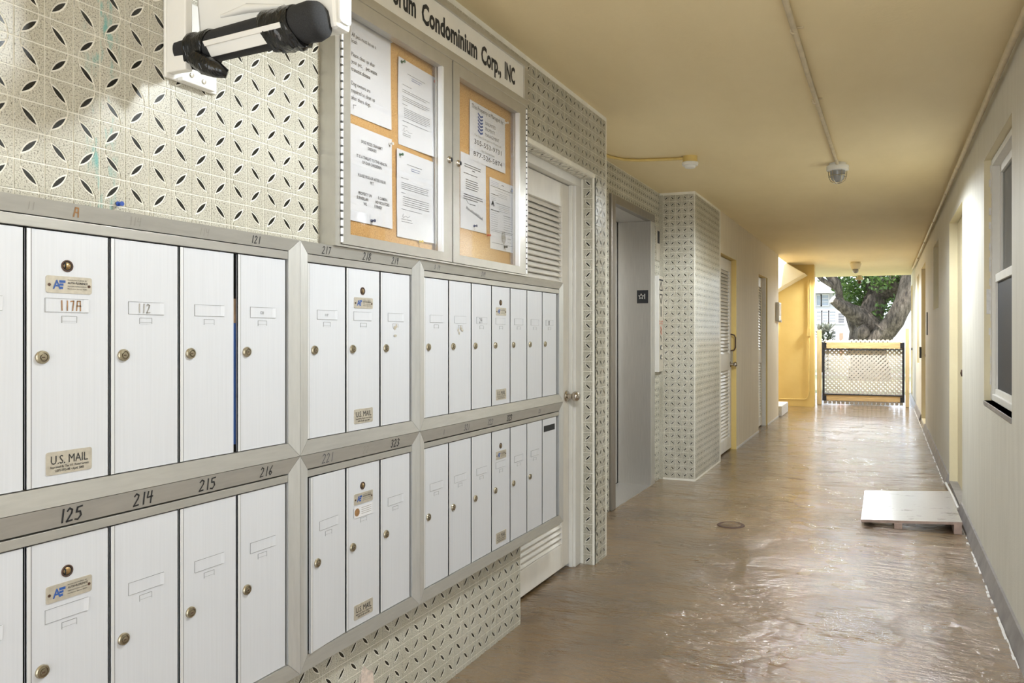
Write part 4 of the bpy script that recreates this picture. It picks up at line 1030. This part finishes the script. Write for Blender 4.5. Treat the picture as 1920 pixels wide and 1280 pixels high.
# ------------------------------------------------------------------ gate at the far end
GY = 15.35
for x0_, x1_, y_, zt, lb in ((-1.185, -1.10, 15.28, 1.40, 'pine gate post on the left of the lattice gate'), (.355, .42, 15.20, 1.42, 'pine gate post on the right of the lattice gate')):
    o = MB().box(x0_, x1_, y_, y_+.085, 0, zt).build('gate_post', M['wood_post'], bevel=.006); tag(o, lb, 'post', 'pine gate posts')
gate = thing('lattice_gate', 'wooden gate with black metal frame and white plastic lattice', 'gate', (-.38, GY, .06))
gl, gr, gb, gt = -1.09, .345, .075, 1.165
for z0_, z1_ in ((gt-.115, gt), (gb, gb+.105)): MB().box(gl+.03, gr-.03, GY, GY+.04, z0_, z1_).build('rail', M['wood'], gate, bevel=.004)
for x0_, x1_ in ((gl, gl+.04), (gr-.04, gr)): MB().box(x0_, x1_, GY-.012, GY+.03, gb, gt).build('frame_upright', M['blackmetal'], gate, bevel=.003)
for z_ in (gt-.145, gb+.105): MB().box(gl+.04, gr-.04, GY-.012, GY+.02, z_, z_+.022).build('frame_bar', M['blackmetal'], gate, bevel=.003)
for x_ in (gl, gr-.075):
    for z_ in (gb-.005, gt-.11): MB().box(x_, x_+.075, GY-.02, GY-.008, z_, z_+.10).build('corner_bracket', M['blackmetal'], gate)
lz0, lz1 = gb-.06, gt+.045; lx0, lx1 = gl+.03, gr-.03
for dirn, yo in ((1, .045), (-1, .055)):
    b = MB(); p = .078; hw = .0165; H_ = lz1-lz0; k = -int(H_/p)-2
    while True:
        xs = lx0+k*p
        if xs > lx1+H_+p: break
        # slat from (xs, lz0) to (xs+H, lz1), clipped to the panel
        a0, a1 = max(0, lx0-xs), min(H_, lx1-xs)
        if a1-a0 > .01:
            pts_ = [(xs+a0, lz0+a0), (xs+a1, lz0+a1)]
            if dirn < 0: pts_ = [(lx0+lx1-x, z) for x, z in pts_]
            (xa, za), (xb2, zb) = pts_; L_ = math.hypot(xb2-xa, zb-za); nx, nz = -(zb-za)/L_*hw, (xb2-xa)/L_*hw
            b.hexa([(xa-nx, GY+yo, za-nz), (xb2-nx, GY+yo, zb-nz), (xb2-nx, GY+yo+.008, zb-nz), (xa-nx, GY+yo+.008, za-nz), (xa+nx, GY+yo, za+nz), (xb2+nx, GY+yo, zb+nz), (xb2+nx, GY+yo+.008, zb+nz), (xa+nx, GY+yo+.008, za+nz)])
        k += 1
    tag(b.build('lattice_slats', M['lattice'], gate), 'white diagonal plastic lattice slats', kind='stuff')

# ------------------------------------------------------------------ outside, beyond the far end
b = MB().box(-40, 40, 18.3, 90, -.15, -.06); tag(b.build('ground_lawn', M['lawn'], pivot=(0, 0, 0)), 'patchy dry lawn beyond the gate', 'lawn', kind='structure')
b = MB().box(-40, 40, 27.5, 29.2, -.06, -.045); tag(b.build('ground_path', M['pave'], pivot=(0, 0, 0)), 'pale concrete path across the lawn', 'path', kind='structure')
b = MB().box(.56, 30, -30, -.5, -.12, -.02).box(-30, .56, -30, -3.0, -.12, -.02); tag(b.build('ground_court', M['court'], pivot=(0, 0, 0)), 'pale concrete court beside the near end of the corridor', 'paving', kind='structure')

TH = math.radians(20.911)
def at(x, y, Y):
    u = (x-1098)/1465.66; v_ = (628-y)/1465.66; dx = u*math.cos(TH)-math.sin(TH); dy = u*math.sin(TH)+math.cos(TH); t = Y/dy
    return Vector((t*dx, Y, 1.3+t*v_))
tree = thing('shade_tree', 'old thick-trunked tree with sawn limbs and bright green leaves beyond the gate', 'tree', (-.6, 25, -.06))
def limb(name, pts, mi='bark', n=14, cut=False):
    P = []; R_ = []
    for i in range(len(pts)-1):
        for k in range(4):
            t_ = k/4; a_, c_ = pts[i], pts[i+1]
            P.append(Vector(a_[0]).lerp(Vector(c_[0]), t_)); R_.append(a_[1]+(c_[1]-a_[1])*t_)
    P.append(Vector(pts[-1][0])); R_.append(pts[-1][1])
    b = MB().tube(P, R_, n)
    out = []
    for i, v_ in enumerate(b.v):
        c_ = P[min(i//n, len(P)-1)]; d_ = Vector(v_)-c_; k = 1+.06*math.sin((i % n)*2.1)+random.uniform(-.035, .035); out.append(tuple(c_+d_*k))
    b.v = out
    o = b.build(name, M[mi], tree, smooth=True)
    if cut:
        e_ = P[-1]; d_ = (P[-1]-P[-2]).normalized()
        MB().lathe(e_+d_*.005, d_, [(-.02, R_[-1]*.98), (.01, R_[-1]*.95), (.02, 0)], 14).build('sawn_end', M['cutwood'], o)
    return o
limb('trunk', [(Vector((at(1630, 705, 25).x, 25, -.12)), .62), (at(1630, 690, 25), .56), (at(1629, 660, 25), .48), (at(1628, 625, 25), .41), (at(1632, 595, 25), .36), (at(1640, 560, 25), .30), (at(1640, 520, 25.3), .30), (at(1635, 470, 25.6), .30)])
limb('limb', [(at(1634, 612, 24.9), .36), (at(1614, 595, 24.6), .28), (at(1592, 582, 24.3), .22), (at(1575, 571, 24.1), .17), (at(1561, 561, 24.0), .135)], cut=True)
limb('limb', [(at(1580, 574, 24.2), .10), (at(1574, 556, 24.1), .10), (at(1573, 545, 24), .10), (at(1568, 530, 24), .13), (at(1552, 510, 24), .14)])
limb('limb', [(at(1572, 545, 24.05), .05), (at(1556, 533, 23.9), .075), (at(1541, 524, 23.8), .07), (at(1526, 508, 23.7), .06)])
limb('limb', [(at(1632, 655, 24.6), .30), (at(1655, 628, 24.3), .29), (at(1678, 600, 24.1), .28), (at(1696, 565, 24), .26), (at(1712, 500, 24), .25)])
limb('limb', [(at(1640, 570, 25.2), .30), (at(1656, 545, 25), .32), (at(1675, 535, 24.8), .32), (at(1715, 522, 24.6), .30)])
limb('limb', [(at(1598, 668, 26), .16), (at(1603, 620, 26), .16), (at(1594, 590, 26), .15), (at(1588, 565, 26), .12)])
b = MB().tube([at(1636, 602, 24.1), at(1648, 612, 24.0), at(1655, 620, 23.9)], .025, 6); b.build('dead_twig', M['bark'], tree)
b = MB().sphere(tuple(at(1618, 622, 24.25)), (.19, .12, .21), 14); b.v = [(x+random.uniform(-.02, .02), y, z+random.uniform(-.02, .02)) for x, y, z in b.v]
kn = b.build('burl', M['bark'], tree, smooth=True)
b = MB()
def leaves(cx, cy, cz, rx, ry, rz, n, sz=.085):
    for _ in range(n):
        while True:
            p = Vector((random.uniform(-1, 1), random.uniform(-1, 1), random.uniform(-1, 1)))
            if p.length < 1: break
        p = Vector((cx+p.x*rx, cy+p.y*ry, cz+p.z*rz)); d_ = Vector((random.gauss(0, 1), random.gauss(0, 1), random.gauss(0, .7))).normalized(); e_ = d_.cross(Vector((random.gauss(0, 1), random.gauss(0, 1), random.gauss(0, 1)))).normalized()
        s_ = sz*random.uniform(.6, 1.3)
        b.add([p-d_*s_, p+e_*s_*.5, p+d_*s_, p-e_*s_*.5], [(0, 1, 2, 3)])
for x, y, Y, r, n in ((1590, 540, 24.9, .45, 300), (1600, 556, 25.2, .42, 300), (1612, 545, 25.4, .5, 300), (1606, 522, 24.8, .5, 300), (1620, 578, 25.6, .30, 120), (1594, 528, 24.8, .4, 220), (1603, 570, 25.2, .3, 140),
                      (1662, 580, 24.9, .42, 300), (1660, 600, 24.9, .34, 220), (1668, 563, 25.2, .40, 200), (1650, 525, 24.2, .35, 160), (1662, 512, 24.3, .4, 220), (1642, 565, 25.6, .3, 80), (1682, 552, 24.9, .25, 60), (1575, 520, 24.9, .35, 80),
                      (1600, 470, 24.5, 1.3, 900), (1670, 460, 25, 1.4, 900), (1540, 450, 25, 1.2, 500), (1735, 470, 24.6, 1.2, 600)):
    c_ = at(x, y, Y); leaves(c_.x, c_.y, c_.z, r*1.15, r*1.3, r, n, .062)
for _ in range(60):      # the crown above, out of the picture, that shades the trunk
    c_ = Vector((-.6+random.gauss(0, 2.6), 24+random.gauss(0, 2.4), 6.2+random.uniform(0, 2.5))); leaves(c_.x, c_.y, c_.z, 1.1, 1.1, .6, 70, .26)
tag(b.build('leaves', M['leaf'], tree), 'small bright green leaves', kind='stuff')

# white apartment building far behind
BY = 46.0
bl = thing('apartment_building', 'white apartment building with grey roof behind the tree', 'building', tuple(at(1560, 660, BY)))
pA = at(1440, 560, BY); pB = at(1606, 560, BY); zt = at(1550, 549, BY).z
MB().box(pA.x, pB.x, BY, BY+10, -.06, zt).build('facade', M['farwall'], bl)
zr = at(1550, 537, BY).z
MB().hexa([(pA.x-.6, BY-.7, zt-.02), (pB.x+.4, BY-.7, zt-.02), (pB.x+.4, BY+10, zt-.02), (pA.x-.6, BY+10, zt-.02), (pA.x-.6, BY+3, zr+1.2), (pB.x-1.0, BY+3, zr+1.2), (pB.x-1.0, BY+9, zr+1.2), (pA.x-.6, BY+9, zr+1.2)]).build('roof', M['roof'], bl)
def far_window(x0, x1, y0, y1, cols, rows, pane='farglass', slats=0):
    a_, c_ = at(x0, y1, BY), at(x1, y0, BY); f = .07
    fr_ = MB().box(a_.x-f, a_.x, BY-.08, BY, a_.z-f, c_.z+f).box(c_.x, c_.x+f, BY-.08, BY, a_.z-f, c_.z+f).box(a_.x, c_.x, BY-.08, BY, a_.z-f, a_.z).box(a_.x, c_.x, BY-.08, BY, c_.z, c_.z+f)
    w_ = (c_.x-a_.x)/cols; h_ = (c_.z-a_.z)/rows
    for i in range(1, cols): fr_.box(a_.x+i*w_-.04, a_.x+i*w_+.04, BY-.07, BY, a_.z, c_.z)
    for j in range(1, rows): fr_.box(a_.x, c_.x, BY-.065, BY, a_.z+j*h_-.025, a_.z+j*h_+.025)
    w = fr_.build('window', M['farwall'], bl)
    for i in range(cols):
        MB().box(a_.x+i*w_, a_.x+(i+1)*w_, BY-.03, BY-.01, a_.z, c_.z).build('pane', M[pane], w)
    for j in range(slats): MB().box(a_.x, c_.x, BY-.06, BY-.03, a_.z+(c_.z-a_.z)*(j+.4)/slats, a_.z+(c_.z-a_.z)*(j+.62)/slats).build('louvre', M['roof'], w)
far_window(1532, 1539, 554, 572, 1, 1); far_window(1541, 1553, 553, 572, 1, 3)
far_window(1532, 1540, 584, 605, 1, 3); far_window(1542, 1553, 584, 605, 1, 4); far_window(1555, 1567, 584, 605, 1, 4); far_window(1572, 1583, 587, 605, 1, 1, 'fardark', 6)
far_window(1560, 1567, 621, 640, 1, 3, 'fardark'); far_window(1594, 1601, 619, 632, 1, 3, 'farglass')
a_, c_ = at(1574, 668, BY), at(1581, 624, BY); MB().box(a_.x, c_.x, BY-.1, BY, -.04, c_.z).build('entrance_door', M['reddoor'], bl)
pl = thing('garden_plant', 'spiky mottled garden plant in front of the white building', 'plant', tuple(at(1548, 670, 30)))
b = MB()
for (px, py, n) in ((1541, 630, 26), (1552, 622, 24), (1546, 640, 20), (1556, 636, 18), (1535, 622, 14)):
    c_ = at(px, py, 30)
    for k in range(n):
        an = random.uniform(0, 6.28); el = random.uniform(-.2, 1.3); d_ = Vector((math.cos(an)*math.cos(el), math.sin(an)*math.cos(el), math.sin(el))); s_ = d_.cross(Vector((0, 0, 1))).normalized()*.055; L_ = random.uniform(.3, .55)
        b.add([c_-s_*.5, c_+s_*.5, c_+d_*L_*.6+s_, c_+d_*L_, c_+d_*L_*.6-s_], [(0, 1, 2, 3, 4)])
tag(b.build('leaves', M['croton'], pl), kind='stuff')
b = MB()
for px in (1541, 1552, 1546): q_ = at(px, 640, 30); b.tube([(q_.x, 30, -.06), (q_.x, 30, q_.z)], .04, 6)
b.build('stem', M['bark'], pl)
